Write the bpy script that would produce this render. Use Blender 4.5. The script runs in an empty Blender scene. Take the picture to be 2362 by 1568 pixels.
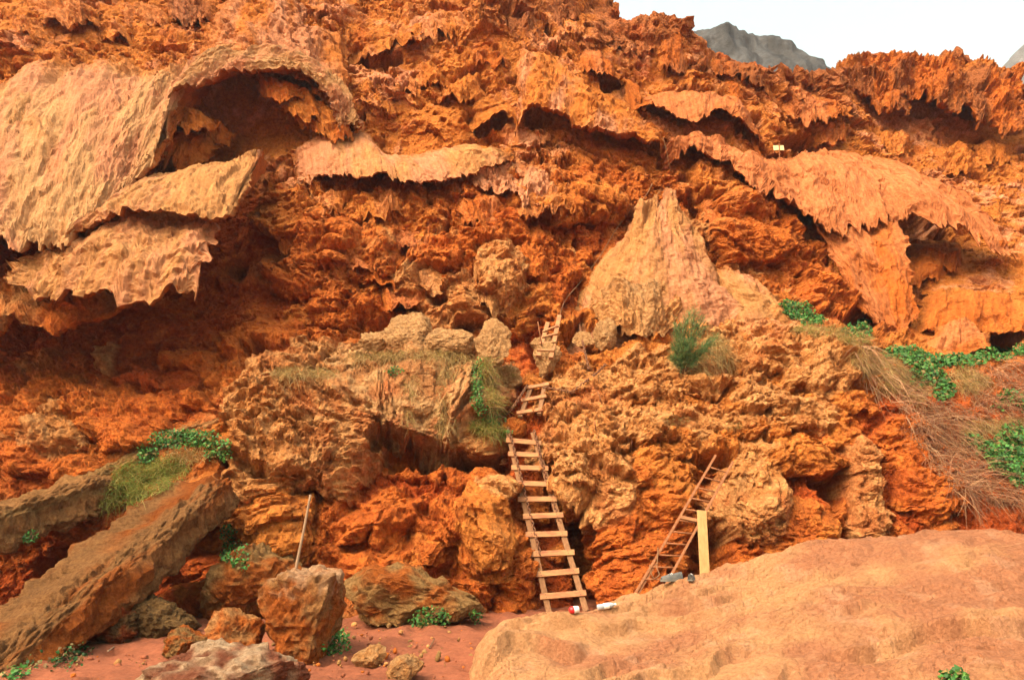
import bpy, math, random
import numpy as np
from mathutils import Vector, Matrix

# ------------------------------------------------------------------ camera, sky, sun, exposure
scene = bpy.context.scene
COL = scene.collection
CAM_Z = 1.6
PITCH = math.radians(11.5)
FPX = 1771.0                      # focal length in units of a 2361 wide picture
PW, PH = 2361.0, 1568.0

cam_data = bpy.data.cameras.new("camera")
cam = bpy.data.objects.new("camera", cam_data)
COL.objects.link(cam)
cam.location = (0, 0, CAM_Z)
cam.rotation_euler = (math.pi / 2 + PITCH, 0, 0)
cam_data.sensor_width = 36.0
cam_data.lens = 36.0 * FPX / PW
cam_data.clip_start = 0.05
cam_data.clip_end = 6000
scene.camera = cam

SUN_EL, SUN_AZ = math.radians(50), math.radians(226)     # azimuth clockwise from +Y (the cliff)
world = bpy.data.worlds.new("World")
scene.world = world
world.use_nodes = True
wn = world.node_tree
wn.nodes.clear()
sky = wn.nodes.new("ShaderNodeTexSky")
sky.sky_type = 'NISHITA'
sky.sun_disc = False
sky.sun_elevation = SUN_EL
sky.sun_rotation = SUN_AZ
sky.air_density = 3.2
sky.dust_density = 10.0
sky.ozone_density = 0.2
bg = wn.nodes.new("ShaderNodeBackground")
bg.inputs[1].default_value = 0.15
wo = wn.nodes.new("ShaderNodeOutputWorld")
wn.links.new(sky.outputs[0], bg.inputs[0])
wn.links.new(bg.outputs[0], wo.inputs[0])

sun_data = bpy.data.lights.new("sun", 'SUN')
sun_data.energy = 1.3
sun_data.angle = math.radians(34)
sun_data.color = (1.0, 0.94, 0.88)
sun = bpy.data.objects.new("sun", sun_data)
COL.objects.link(sun)
sd = Vector((math.sin(SUN_AZ) * math.cos(SUN_EL), math.cos(SUN_AZ) * math.cos(SUN_EL), math.sin(SUN_EL)))
sun.rotation_euler = sd.to_track_quat('Z', 'Y').to_euler()

vs = scene.view_settings
vs.view_transform = 'Standard'
vs.look = 'None'
vs.exposure = 1.5
vs.gamma = 1.0
scene.cycles.max_bounces = 4
scene.cycles.diffuse_bounces = 3
scene.cycles.use_denoising = True

# ------------------------------------------------------------------ maths helpers
F = np.float32
SP, CP = math.sin(PITCH), math.cos(PITCH)


def at(px, py, Y):
    """World point seen at (px, py) of the 2361 x 1568 picture at ground distance Y."""
    px = np.asarray(px, dtype=np.float64); py = np.asarray(py, dtype=np.float64)
    u = (px - PW / 2) / FPX
    v = (PH / 2 - py) / FPX
    k = Y / (CP - v * SP)
    return np.stack([u * k, np.zeros_like(k) + Y, CAM_Z + k * (SP + v * CP)], -1)


def pt(px, py, Y):
    return Vector([float(c) for c in at(px, py, float(Y))])


_rs = np.random.RandomState(7)
_PERM = np.tile(_rs.permutation(256), 2).astype(np.int32)
_g = _rs.normal(size=(256, 3)); _g /= np.linalg.norm(_g, axis=1)[:, None]
_G = _g.astype(F)
_g2 = _rs.uniform(0, 2 * math.pi, 256)
_G2x, _G2y = np.cos(_g2).astype(F), np.sin(_g2).astype(F)
_TAB = _rs.rand(8, 65536).astype(F)


def _fade(t):
    return t * t * t * (t * (t * 6 - 15) + 10)


def noise3(x, y, z):
    x = np.asarray(x, F); y = np.asarray(y, F); z = np.asarray(z, F)
    xi = np.floor(x); yi = np.floor(y); zi = np.floor(z)
    xf, yf, zf = x - xi, y - yi, z - zi
    X = xi.astype(np.int32) & 255; Y = yi.astype(np.int32) & 255; Z = zi.astype(np.int32) & 255
    u, v, w = _fade(xf), _fade(yf), _fade(zf)
    out = 0
    for dx in (0, 1):
        wx = u if dx else 1 - u
        A = _PERM[(X + dx) & 255]
        for dy in (0, 1):
            wy = v if dy else 1 - v
            B = _PERM[(A + Y + dy) & 255]
            for dz in (0, 1):
                wz = w if dz else 1 - w
                H = _PERM[(B + Z + dz) & 255]
                g = _G[H]
                out = out + wx * wy * wz * (g[..., 0] * (xf - dx) + g[..., 1] * (yf - dy) + g[..., 2] * (zf - dz))
    return out * 1.6


def noise2(x, y):
    x = np.asarray(x, F); y = np.asarray(y, F)
    xi = np.floor(x); yi = np.floor(y)
    xf, yf = x - xi, y - yi
    X = xi.astype(np.int32) & 255; Y = yi.astype(np.int32) & 255
    u, v = _fade(xf), _fade(yf)
    out = 0
    for dx in (0, 1):
        wx = u if dx else 1 - u
        A = _PERM[(X + dx) & 255]
        for dy in (0, 1):
            wy = v if dy else 1 - v
            H = _PERM[(A + Y + dy) & 255]
            out = out + wx * wy * (_G2x[H] * (xf - dx) + _G2y[H] * (yf - dy))
    return out * 1.5


def fbm3(P, s, octv=4, gain=0.5, off=0.0):
    out, a, f = 0, 1.0, s
    for i in range(octv):
        out = out + a * noise3(P[..., 0] * f + off + i * 17.3, P[..., 1] * f + i * 9.1, P[..., 2] * f - off)
        a *= gain; f *= 2.03
    return out


def fbm2(x, y, octv=4, gain=0.5, off=0.0):
    out, a, f = 0, 1.0, 1.0
    for i in range(octv):
        out = out + a * noise2(x * f + off + i * 31.7, y * f - off + i * 11.9)
        a *= gain; f *= 2.03
    return out


def ridged2(x, y, octv=3, off=0.0):
    out, a, f = 0, 1.0, 1.0
    for i in range(octv):
        n = 1 - np.abs(noise2(x * f + off + i * 7.7, y * f + off)) * 1.6
        out = out + a * n * np.abs(n)
        a *= 0.5; f *= 2.1
    return out - 0.6


def _hash(i, j, salt=0):
    return ((i * 73856093) ^ (j * 19349663) ^ (salt * 83492791)) & 0xFFFF


def cells2(a, b, salt=0, jitter=0.9):
    """Worley F1, F2 and the id of the nearest cell."""
    a = np.asarray(a, F); b = np.asarray(b, F)
    ia = np.floor(a).astype(np.int64); ib = np.floor(b).astype(np.int64)
    f1 = np.full(a.shape, 9, F); f2 = f1.copy(); idn = np.zeros(a.shape, np.int64)
    for di in (-1, 0, 1):
        for dj in (-1, 0, 1):
            h = _hash(ia + di, ib + dj, salt)
            cx = (ia + di) + 0.5 + (_TAB[0][h] - 0.5) * jitter
            cy = (ib + dj) + 0.5 + (_TAB[1][h] - 0.5) * jitter
            d = np.hypot(a - cx, b - cy).astype(F)
            near = d < f1
            f2 = np.where(near, f1, np.minimum(f2, d))
            f1 = np.where(near, d, f1)
            idn = np.where(near, h, idn)
    return f1, f2, idn


def shingles(a, b, salt=0, jag=None, dens=0.8):
    """Overlapping drooping lobes: grow outward going down (b falling) and break off at a ragged lip."""
    a = np.asarray(a, F); b = np.asarray(b, F)
    ia = np.floor(a).astype(np.int64); ib = np.floor(b).astype(np.int64)
    best = np.zeros(a.shape, F)
    if jag is None:
        jag = 0.5 + 0.5 * (noise2(a * 3.1 + 0.6 * b, b * 2.2 + salt) + 0.5 * noise2(a * 7.3, b * 4.0 + salt))
    for di in (-1, 0, 1):
        for dj in (-1, 0, 1, 2):
            h = _hash(ia + di, ib + dj, salt)
            r0, r1, r2, r3, r4 = _TAB[0][h], _TAB[1][h], _TAB[2][h], _TAB[3][h], _TAB[4][h]
            cx = ia + di + r0; cy = ib + dj + r1
            w = 0.35 + 0.6 * r2; l = 0.7 + 1.0 * r3
            da = ((a - cx) / w).astype(F)
            t = ((cy - b) / l).astype(F) + 0.18 * da * da
            te = 1 - 0.42 * jag
            c = np.sqrt(np.maximum(1 - da * da, 0))
            p = np.where((t > 0) & (t < te), t ** 0.8, 0) * c * (0.35 + 0.65 * r4) * (r3 * 0 + (_TAB[5][h] < dens))
            best = np.maximum(best, p.astype(F))
    return best


def sstep(a, b, x):
    t = np.clip((x - a) / (b - a), 0, 1)
    return t * t * (3 - 2 * t)


def smooth_line(P, d, n):
    q = np.linspace(0, d[-1], n)
    R = np.stack([np.interp(q, d, P[:, k]) for k in range(3)], -1)
    w = max(1, n // (len(P) * 3))
    if w > 1:
        ker = np.hanning(2 * w + 1); ker /= ker.sum()
        Rp = np.concatenate([2 * R[0] - R[w:0:-1], R, 2 * R[-1] - R[-2:-w - 2:-1]])
        R = np.stack([np.convolve(Rp[:, k], ker, 'valid') for k in range(3)], -1)
    return R


def lines(polys, n):
    """Resample several polylines of (px, py, Y); when they have the same count they are matched point by point."""
    Ps = [np.array([at(*p) for p in pts]) for pts in polys]
    ds = [np.r_[0, np.cumsum(np.linalg.norm(np.diff(P, axis=0), axis=1))] for P in Ps]
    Ls = [d[-1] for d in ds]
    if len({len(p) for p in polys}) == 1:
        m = sum(d / d[-1] for d in ds)
        ds = [m] * len(ds)
    return [smooth_line(P, d, n) for P, d in zip(Ps, ds)], sum(Ls) / len(Ls)


# ------------------------------------------------------------------ mesh helpers
def grid_quads(rows, cols, flip=False):
    i = np.arange(rows - 1)[:, None] * cols + np.arange(cols - 1)[None, :]
    q = np.stack([i, i + 1, i + cols + 1, i + cols], -1).reshape(-1, 4)
    return q[:, ::-1] if flip else q


ROCKS = {'tufa_wall', 'flowstone', 'boulder_rock', 'red_sand', 'smooth_boulder'}
_DB = np.full((420, 640), 1e9, F)          # nearest surface distance per 5-unit picture bin, for standing things on the rock


def note_surface(V):
    d = V - np.array((0, 0, CAM_Z), F)
    zc = d[:, 1] * CP + d[:, 2] * SP
    ok = zc > 0.5
    px = PW / 2 + FPX * d[ok, 0] / zc[ok]; py = PH / 2 - FPX * (d[ok, 2] * CP - d[ok, 1] * SP) / zc[ok]
    i = ((px + 400) / 5).astype(int); j = ((py + 300) / 5).astype(int)
    m = (i >= 0) & (i < 640) & (j >= 0) & (j < 420)
    np.minimum.at(_DB, (j[m], i[m]), V[ok][m][:, 1])


def surf(px, py, back=0.0):
    """Point on the rock (or sand) seen at a picture position."""
    i = int((px + 400) / 5); j = int((py + 300) / 5)
    for r in (0, 1, 2, 4, 8):
        w = _DB[max(j - r, 0):j + r + 1, max(i - r, 0):i + r + 1]
        if w.min() < 1e8:
            Y = float(np.median(w[w < 1e8])) if r else float(w.min())
            return Vector([float(c) for c in at(px, py, Y + back)])
    return pt(px, py, 15)


def build(name, V, faces, mat, parent=None, tint=None, flow=None, smooth=True, loc=None):
    V = np.asarray(V, F).reshape(-1, 3)
    if tint is not None and len(V) > 500 and mat.name in ROCKS:
        note_surface(V)
    if loc is not None:
        V = V - np.asarray(loc, F)
    faces = np.asarray(faces, np.int32)
    n, k = faces.shape
    me = bpy.data.meshes.new(name)
    me.vertices.add(len(V)); me.vertices.foreach_set("co", V.ravel())
    me.loops.add(n * k); me.loops.foreach_set("vertex_index", faces.ravel())
    me.polygons.add(n)
    me.polygons.foreach_set("loop_start", np.arange(0, n * k, k, dtype=np.int32))
    me.polygons.foreach_set("loop_total", np.full(n, k, np.int32))
    me.polygons.foreach_set("use_smooth", np.full(n, smooth, bool))
    if tint is not None:
        T = np.ones((len(V), 4), F); T[:, :3] = np.clip(np.asarray(tint, F).reshape(-1, 3), 0.004, 0.9)
        me.attributes.new("tint", 'FLOAT_COLOR', 'POINT').data.foreach_set("color", T.ravel())
    if flow is not None:
        me.attributes.new("flow", 'FLOAT_VECTOR', 'POINT').data.foreach_set("vector", np.asarray(flow, F).ravel())
    me.update(calc_edges=True)
    me.materials.append(mat)
    o = bpy.data.objects.new(name, me)
    COL.objects.link(o)
    if loc is not None:
        o.location = loc
    if parent is not None:
        o.parent = parent
        if loc is not None:
            o.location = Vector(loc) - parent.location
        else:
            o.location = -parent.location
    return o


def tag(o, label=None, cat=None, group=None, kind=None):
    if label: o["label"] = label
    if cat: o["category"] = cat
    if group: o["group"] = group
    if kind: o["kind"] = kind
    return o


def empty(name, loc=(0, 0, 0)):
    o = bpy.data.objects.new(name, None)
    COL.objects.link(o)
    o.location = loc
    return o


def grid_normals(P):
    ds = np.gradient(P, axis=1); dt = np.gradient(P, axis=0)
    N = np.cross(ds, dt)
    N /= np.linalg.norm(N, axis=-1, keepdims=True) + 1e-9
    return N


# ------------------------------------------------------------------ materials
def mat_new(name):
    m = bpy.data.materials.new(name)
    m.use_nodes = True
    nt = m.node_tree
    nt.nodes.clear()
    out = nt.nodes.new("ShaderNodeOutputMaterial")
    b = nt.nodes.new("ShaderNodeBsdfPrincipled")
    nt.links.new(b.outputs[0], out.inputs[0])
    return m, nt, b


def N(nt, t, **kw):
    n = nt.nodes.new(t)
    for k, v in kw.items():
        if k in n.inputs.keys() if isinstance(k, str) else False:
            n.inputs[k].default_value = v
        else:
            setattr(n, k, v)
    return n


def mixcol(nt, fac, a, b, blend='MIX'):
    m = nt.nodes.new("ShaderNodeMix"); m.data_type = 'RGBA'; m.blend_type = blend
    for i, v in ((0, fac), (6, a), (7, b)):
        if isinstance(v, bpy.types.NodeSocket):
            nt.links.new(v, m.inputs[i])
        else:
            m.inputs[i].default_value = v if i == 0 else (*v, 1)
    return m.outputs[2]


def ramp(nt, src, a, b):
    r = nt.nodes.new("ShaderNodeMapRange")
    nt.links.new(src, r.inputs[0])
    r.inputs[1].default_value = a; r.inputs[2].default_value = b
    return r.outputs[0]


def rock_material(name, scale=1.0, bump=1.0, striate=0.0, var=0.5, voro=0.45):
    """Rock whose base colour is the mesh's own tint, broken up by speckle and fine relief."""
    m, nt, b = mat_new(name)
    L = nt.links
    at_ = N(nt, "ShaderNodeAttribute", attribute_name="tint")
    co = N(nt, "ShaderNodeTexCoord").outputs["Object"]
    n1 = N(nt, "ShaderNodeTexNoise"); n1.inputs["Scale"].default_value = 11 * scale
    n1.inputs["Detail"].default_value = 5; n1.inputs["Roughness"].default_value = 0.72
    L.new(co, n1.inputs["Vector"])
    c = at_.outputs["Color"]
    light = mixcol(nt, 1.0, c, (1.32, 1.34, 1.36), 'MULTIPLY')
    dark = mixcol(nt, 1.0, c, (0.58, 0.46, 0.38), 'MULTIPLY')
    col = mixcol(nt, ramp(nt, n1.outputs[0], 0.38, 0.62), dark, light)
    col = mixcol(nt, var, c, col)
    hgt = n1.outputs[0]
    vo = N(nt, "ShaderNodeTexVoronoi"); vo.inputs["Scale"].default_value = 13 * scale
    wv = N(nt, "ShaderNodeVectorMath", operation='MULTIPLY_ADD')
    L.new(n1.outputs["Color"], wv.inputs[0]); wv.inputs[1].default_value = (0.16,) * 3; L.new(co, wv.inputs[2])
    L.new(wv.outputs[0], vo.inputs["Vector"])
    ad2 = N(nt, "ShaderNodeMath", operation='MULTIPLY_ADD')
    L.new(vo.outputs["Distance"], ad2.inputs[0]); ad2.inputs[1].default_value = -voro; L.new(hgt, ad2.inputs[2])
    hgt = ad2.outputs[0]
    if striate > 0:
        fl = N(nt, "ShaderNodeAttribute", attribute_name="flow")
        ns = N(nt, "ShaderNodeTexNoise"); ns.inputs["Scale"].default_value = 1.0
        ns.inputs["Detail"].default_value = 4; ns.inputs["Roughness"].default_value = 0.62
        mp = N(nt, "ShaderNodeMapping"); mp.inputs["Scale"].default_value = (14, 1.8, 3)
        L.new(fl.outputs["Vector"], mp.inputs[0]); L.new(mp.outputs[0], ns.inputs["Vector"])
        ad3 = N(nt, "ShaderNodeMath", operation='MULTIPLY_ADD')
        L.new(ns.outputs[0], ad3.inputs[0]); ad3.inputs[1].default_value = striate; L.new(hgt, ad3.inputs[2])
        hgt = ad3.outputs[0]
        dk = mixcol(nt, 1.0, col, (0.74, 0.68, 0.64), 'MULTIPLY')
        col = mixcol(nt, ramp(nt, ns.outputs[0], 0.60, 0.36), col, dk)
    L.new(col, b.inputs["Base Color"])
    b.inputs["Roughness"].default_value = 0.95
    b.inputs["Specular IOR Level"].default_value = 0.1
    bp = N(nt, "ShaderNodeBump"); bp.inputs["Strength"].default_value = 0.9
    bp.inputs["Distance"].default_value = 0.08 * bump
    L.new(hgt, bp.inputs["Height"]); L.new(bp.outputs[0], b.inputs["Normal"])
    return m


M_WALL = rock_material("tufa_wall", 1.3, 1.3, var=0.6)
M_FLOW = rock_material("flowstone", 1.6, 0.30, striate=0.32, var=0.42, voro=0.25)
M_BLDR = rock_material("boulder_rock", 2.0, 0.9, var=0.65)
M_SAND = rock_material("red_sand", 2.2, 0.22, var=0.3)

OCH = np.array((0.49, 0.170, 0.034)); ORG = np.array((0.46, 0.128, 0.023)); RED = np.array((0.34, 0.064, 0.013))
TAN = np.array((0.48, 0.235, 0.086)); PNK = np.array((0.56, 0.250, 0.128)); YTN = np.array((0.47, 0.265, 0.118))
CRG = np.array((0.29, 0.098, 0.033)); GBR = np.array((0.27, 0.155, 0.058)); SND = np.array((0.235, 0.080, 0.042)); BLK = np.array((0.42, 0.240, 0.105))

# ------------------------------------------------------------------ the cliff face
# style: shingle amplitude, lump amplitude, roughness, pits, colour, crust colour
STY = {
    'W': (0.42, 0.10, 0.30, 1.0, OCH, PNK),
    'K': (0.58, 0.10, 0.50, 0.7, CRG, CRG * 1.1),
    'M': (0.34, 0.34, 0.34, 0.9, ORG, TAN),
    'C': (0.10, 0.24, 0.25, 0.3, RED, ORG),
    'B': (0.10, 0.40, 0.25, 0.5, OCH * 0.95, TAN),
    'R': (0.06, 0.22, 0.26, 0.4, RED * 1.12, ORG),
    'S': (0.10, 0.08, 0.15, 0.2, OCH, PNK),
    'G': (0.06, 0.26, 0.20, 0.2, ORG * 0.8, TAN * 0.62),
}
CTRL = [
    # above and upper wall
    (-350, -330, 22, 'W'), (300, -330, 22.5, 'W'), (900, -330, 23, 'W'), (1350, -200, 22.5, 'W'),
    (-350, 0, 17.5, 'W'), (0, 0, 16.8, 'W'), (250, 30, 17.5, 'W'), (400, 60, 17.6, 'W'), (480, 40, 18.3, 'K'), (600, 0, 18.2, 'W'), (780, 0, 18.6, 'W'),
    (950, 0, 19.0, 'W'), (1180, 20, 18.9, 'K'), (1300, 40, 19.2, 'W'), (1420, 60, 19.6, 'K'), (1560, 60, 19.6, 'K'),
    (860, 120, 18.2, 'W'), (1000, 130, 18.3, 'W'), (1150, 130, 18.2, 'W'), (1280, 160, 18.4, 'W'), (1400, 160, 18.9, 'W'),
    (0, 140, 16.0, 'W'), (-350, 200, 15.5, 'W'), (300, 130, 17.0, 'W'), (520, 130, 17.3, 'W'), (700, 130, 17.6, 'W'),
    (900, 250, 17.7, 'W'), (1080, 260, 17.6, 'W'), (1200, 330, 17.5, 'W'), (1350, 330, 17.8, 'W'),
    (100, 350, 15.3, 'W'), (-350, 400, 14.5, 'W'), (300, 350, 16.3, 'W'), (500, 280, 17.7, 'S'), (620, 300, 17.6, 'S'), (700, 260, 17.4, 'S'), (450, 350, 17.3, 'S'),
    (800, 330, 17.4, 'W'), (640, 380, 16.9, 'W'), (930, 330, 17.7, 'S'),
    # right upper
    (1500, 180, 19.5, 'W'), (1620, 180, 19.8, 'W'), (1700, 150, 20.6, 'K'), (1800, 180, 21.3, 'K'), (1900, 190, 22.3, 'K'),
    (2000, 150, 23.6, 'K'), (2150, 170, 24.0, 'K'), (2330, 200, 24.0, 'K'), (2750, 330, 25, 'K'),
    (1480, 260, 19.0, 'W'), (1620, 300, 19.0, 'W'), (1750, 290, 19.8, 'W'), (1880, 280, 20.8, 'W'), (2000, 290, 22.4, 'W'), (2150, 280, 23.4, 'W'), (2330, 300, 23.2, 'W'),
    (1840, 335, 20.6, 'W'), (1650, 360, 18.5, 'W'), (2050, 350, 21.5, 'W'), (2250, 400, 21.8, 'W'), (2361, 450, 21.0, 'W'), (2750, 500, 20, 'W'),
    (1500, 380, 18.0, 'W'), (1420, 420, 17.6, 'M'), (1450, 500, 17.5, 'M'), (1680, 450, 17.9, 'M'), (1780, 500, 18.3, 'M'), (1850, 560, 18.5, 'M'),
    (1950, 480, 19.2, 'W'), (2100, 540, 20.3, 'S'), (2250, 560, 20.0, 'W'), (2361, 600, 19.0, 'W'),
    (1700, 560, 17.2, 'M'), (1760, 640, 17.4, 'M'), (1880, 650, 17.6, 'M'), (2050, 620, 18.8, 'S'), (2200, 640, 18.6, 'S'), (2361, 700, 17.8, 'S'), (2750, 740, 17, 'S'),
    (1900, 720, 16.8, 'C'), (2050, 740, 17.4, 'C'), (2200, 740, 17.4, 'S'),
    # middle wall
    (760, 450, 16.7, 'M'), (900, 450, 16.7, 'M'), (1060, 440, 16.8, 'M'), (1220, 430, 16.9, 'M'), (1330, 450, 17.2, 'M'),
    (650, 490, 16.4, 'M'), (800, 540, 16.0, 'M'), (950, 540, 16.3, 'M'), (1100, 560, 16.2, 'M'), (1250, 560, 16.9, 'M'), (1360, 560, 17.2, 'R'),
    (700, 640, 15.8, 'M'), (850, 650, 15.9, 'M'), (1000, 660, 15.8, 'M'), (1130, 640, 15.6, 'M'), (1230, 680, 15.9, 'M'), (1310, 680, 16.2, 'R'),
    (760, 730, 15.5, 'M'), (900, 730, 15.9, 'M'), (1060, 740, 15.4, 'M'), (1180, 770, 15.8, 'C'), (1240, 780, 15.4, 'R'),
    # cave under the left apron
    (580, 480, 16.8, 'C'), (560, 560, 16.6, 'C'), (480, 620, 16.6, 'C'), (560, 680, 15.9, 'C'), (650, 740, 15.2, 'C'),
    (300, 620, 16.2, 'C'), (100, 640, 15.8, 'C'), (-350, 640, 15.2, 'C'), (200, 740, 16.0, 'C'), (60, 800, 15.4, 'C'), (-350, 800, 14.5, 'C'),
    (380, 760, 15.6, 'C'), (500, 800, 14.9, 'C'), (620, 820, 14.4, 'C'), (250, 860, 14.6, 'C'), (100, 900, 13.9, 'B'), (400, 900, 13.9, 'C'),
    (-350, 960, 12.8, 'G'), (30, 1000, 12.8, 'G'), (200, 980, 13.0, 'B'), (350, 980, 13.0, 'C'), (560, 900, 13.5, 'B'), (100, 1080, 12.2, 'C'),
    (0, 1180, 11.8, 'G'), (-350, 1150, 11.5, 'G'), (250, 1100, 12.0, 'G'), (450, 1030, 12.4, 'G'), (300, 1300, 12.0, 'C'), (100, 1400, 11.8, 'C'), (-350, 1500, 11.3, 'C'),
    # lower left bank
    (600, 1000, 12.6, 'B'), (600, 1100, 12.0, 'B'), (650, 1200, 11.6, 'B'), (560, 1200, 11.7, 'B'), (450, 1300, 12.0, 'C'), (500, 1400, 11.6, 'C'),
    (720, 1120, 12.4, 'R'), (760, 1250, 12.0, 'R'), (700, 1330, 11.6, 'B'), (800, 1340, 11.4, 'R'), (850, 1150, 12.2, 'R'), (860, 1260, 11.8, 'R'),
    # ledge and recess behind the overhanging block
    (760, 800, 14.9, 'M'), (900, 790, 15.2, 'C'), (1050, 800, 15.2, 'C'), (850, 860, 14.2, 'G'), (1000, 860, 14.2, 'G'),
    (900, 980, 13.8, 'R'), (1000, 1040, 13.6, 'R'), (1100, 1060, 13.5, 'R'), (960, 1090, 12.9, 'R'), (1080, 1120, 12.7, 'R'), (900, 1120, 12.6, 'R'),
    (980, 1180, 12.2, 'R'), (1100, 1220, 11.9, 'B'), (1150, 1130, 12.3, 'B'), (1080, 1320, 11.9, 'R'), (1160, 1350, 11.9, 'R'),
    (900, 1400, 11.3, 'G'), (1020, 1400, 11.3, 'G'), (760, 1430, 10.9, 'G'), (1150, 1430, 11.6, 'R'), (950, 1560, 11.2, 'G'), (500, 1560, 11.4, 'G'),
    # gully with the ladders
    (1190, 830, 15.1, 'R'), (1185, 900, 14.2, 'R'), (1190, 970, 13.3, 'R'), (1200, 1010, 12.9, 'R'), (1210, 1100, 12.9, 'R'), (1240, 1200, 12.6, 'R'),
    (1320, 1230, 12.9, 'C'), (1330, 1330, 12.4, 'C'), (1280, 1300, 12.2, 'R'), (1300, 1410, 11.9, 'R'), (1240, 860, 14.3, 'B'), (1290, 760, 15.4, 'B'), (1260, 940, 13.7, 'B'),
    # right bank
    (1310, 900, 13.9, 'B'), (1400, 860, 14.2, 'B'), (1480, 820, 14.5, 'B'), (1600, 850, 14.2, 'B'), (1350, 980, 13.1, 'B'), (1480, 940, 13.5, 'B'), (1620, 940, 13.5, 'B'),
    (1320, 1100, 12.4, 'B'), (1400, 1060, 12.5, 'B'), (1420, 1180, 12.1, 'R'), (1420, 1320, 11.8, 'R'), (1500, 1120, 12.3, 'B'), (1520, 1260, 12.0, 'R'), (1600, 1060, 12.8, 'B'),
    (1650, 1150, 12.6, 'R'), (1700, 1250, 12.2, 'R'), (1600, 1320, 11.8, 'R'), (1740, 880, 13.9, 'B'), (1740, 980, 13.1, 'B'), (1720, 1080, 12.6, 'B'), (1830, 800, 14.6, 'B'), (1830, 900, 13.6, 'B'), (1850, 1000, 12.9, 'B'),
    (1850, 1100, 12.5, 'R'), (1820, 1200, 12.2, 'R'), (1930, 850, 13.8, 'B'), (1950, 950, 13.2, 'R'), (2000, 1080, 12.7, 'R'), (1950, 1200, 12.2, 'R'), (2050, 920, 13.3, 'R'),
    (2100, 1100, 12.4, 'R'), (2200, 1180, 12.0, 'R'), (2050, 1250, 11.9, 'R'), (1950, 760, 15.4, 'B'), (2050, 800, 15.2, 'B'), (2150, 900, 14.0, 'R'), (2250, 1050, 13.0, 'R'),
    (2150, 800, 16.2, 'S'), (2300, 800, 16.3, 'S'), (2361, 900, 15.0, 'R'), (2361, 1050, 13.6, 'R'), (2361, 1180, 12.4, 'R'), (2750, 850, 16, 'R'), (2750, 1100, 14, 'R'), (2750, 1300, 12.5, 'R'),
    (1600, 760, 15.6, 'B'), (1400, 740, 15.8, 'B'), (1800, 730, 15.7, 'S'), (1600, 640, 16.8, 'M'), (1560, 500, 17.6, 'M'),
    (1450, 1600, 11.5, 'R'), (1900, 1600, 11.7, 'R'), (2361, 1600, 12, 'R'), (2750, 1600, 12, 'R'), (0, 1600, 11.5, 'C'),
]
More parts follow.
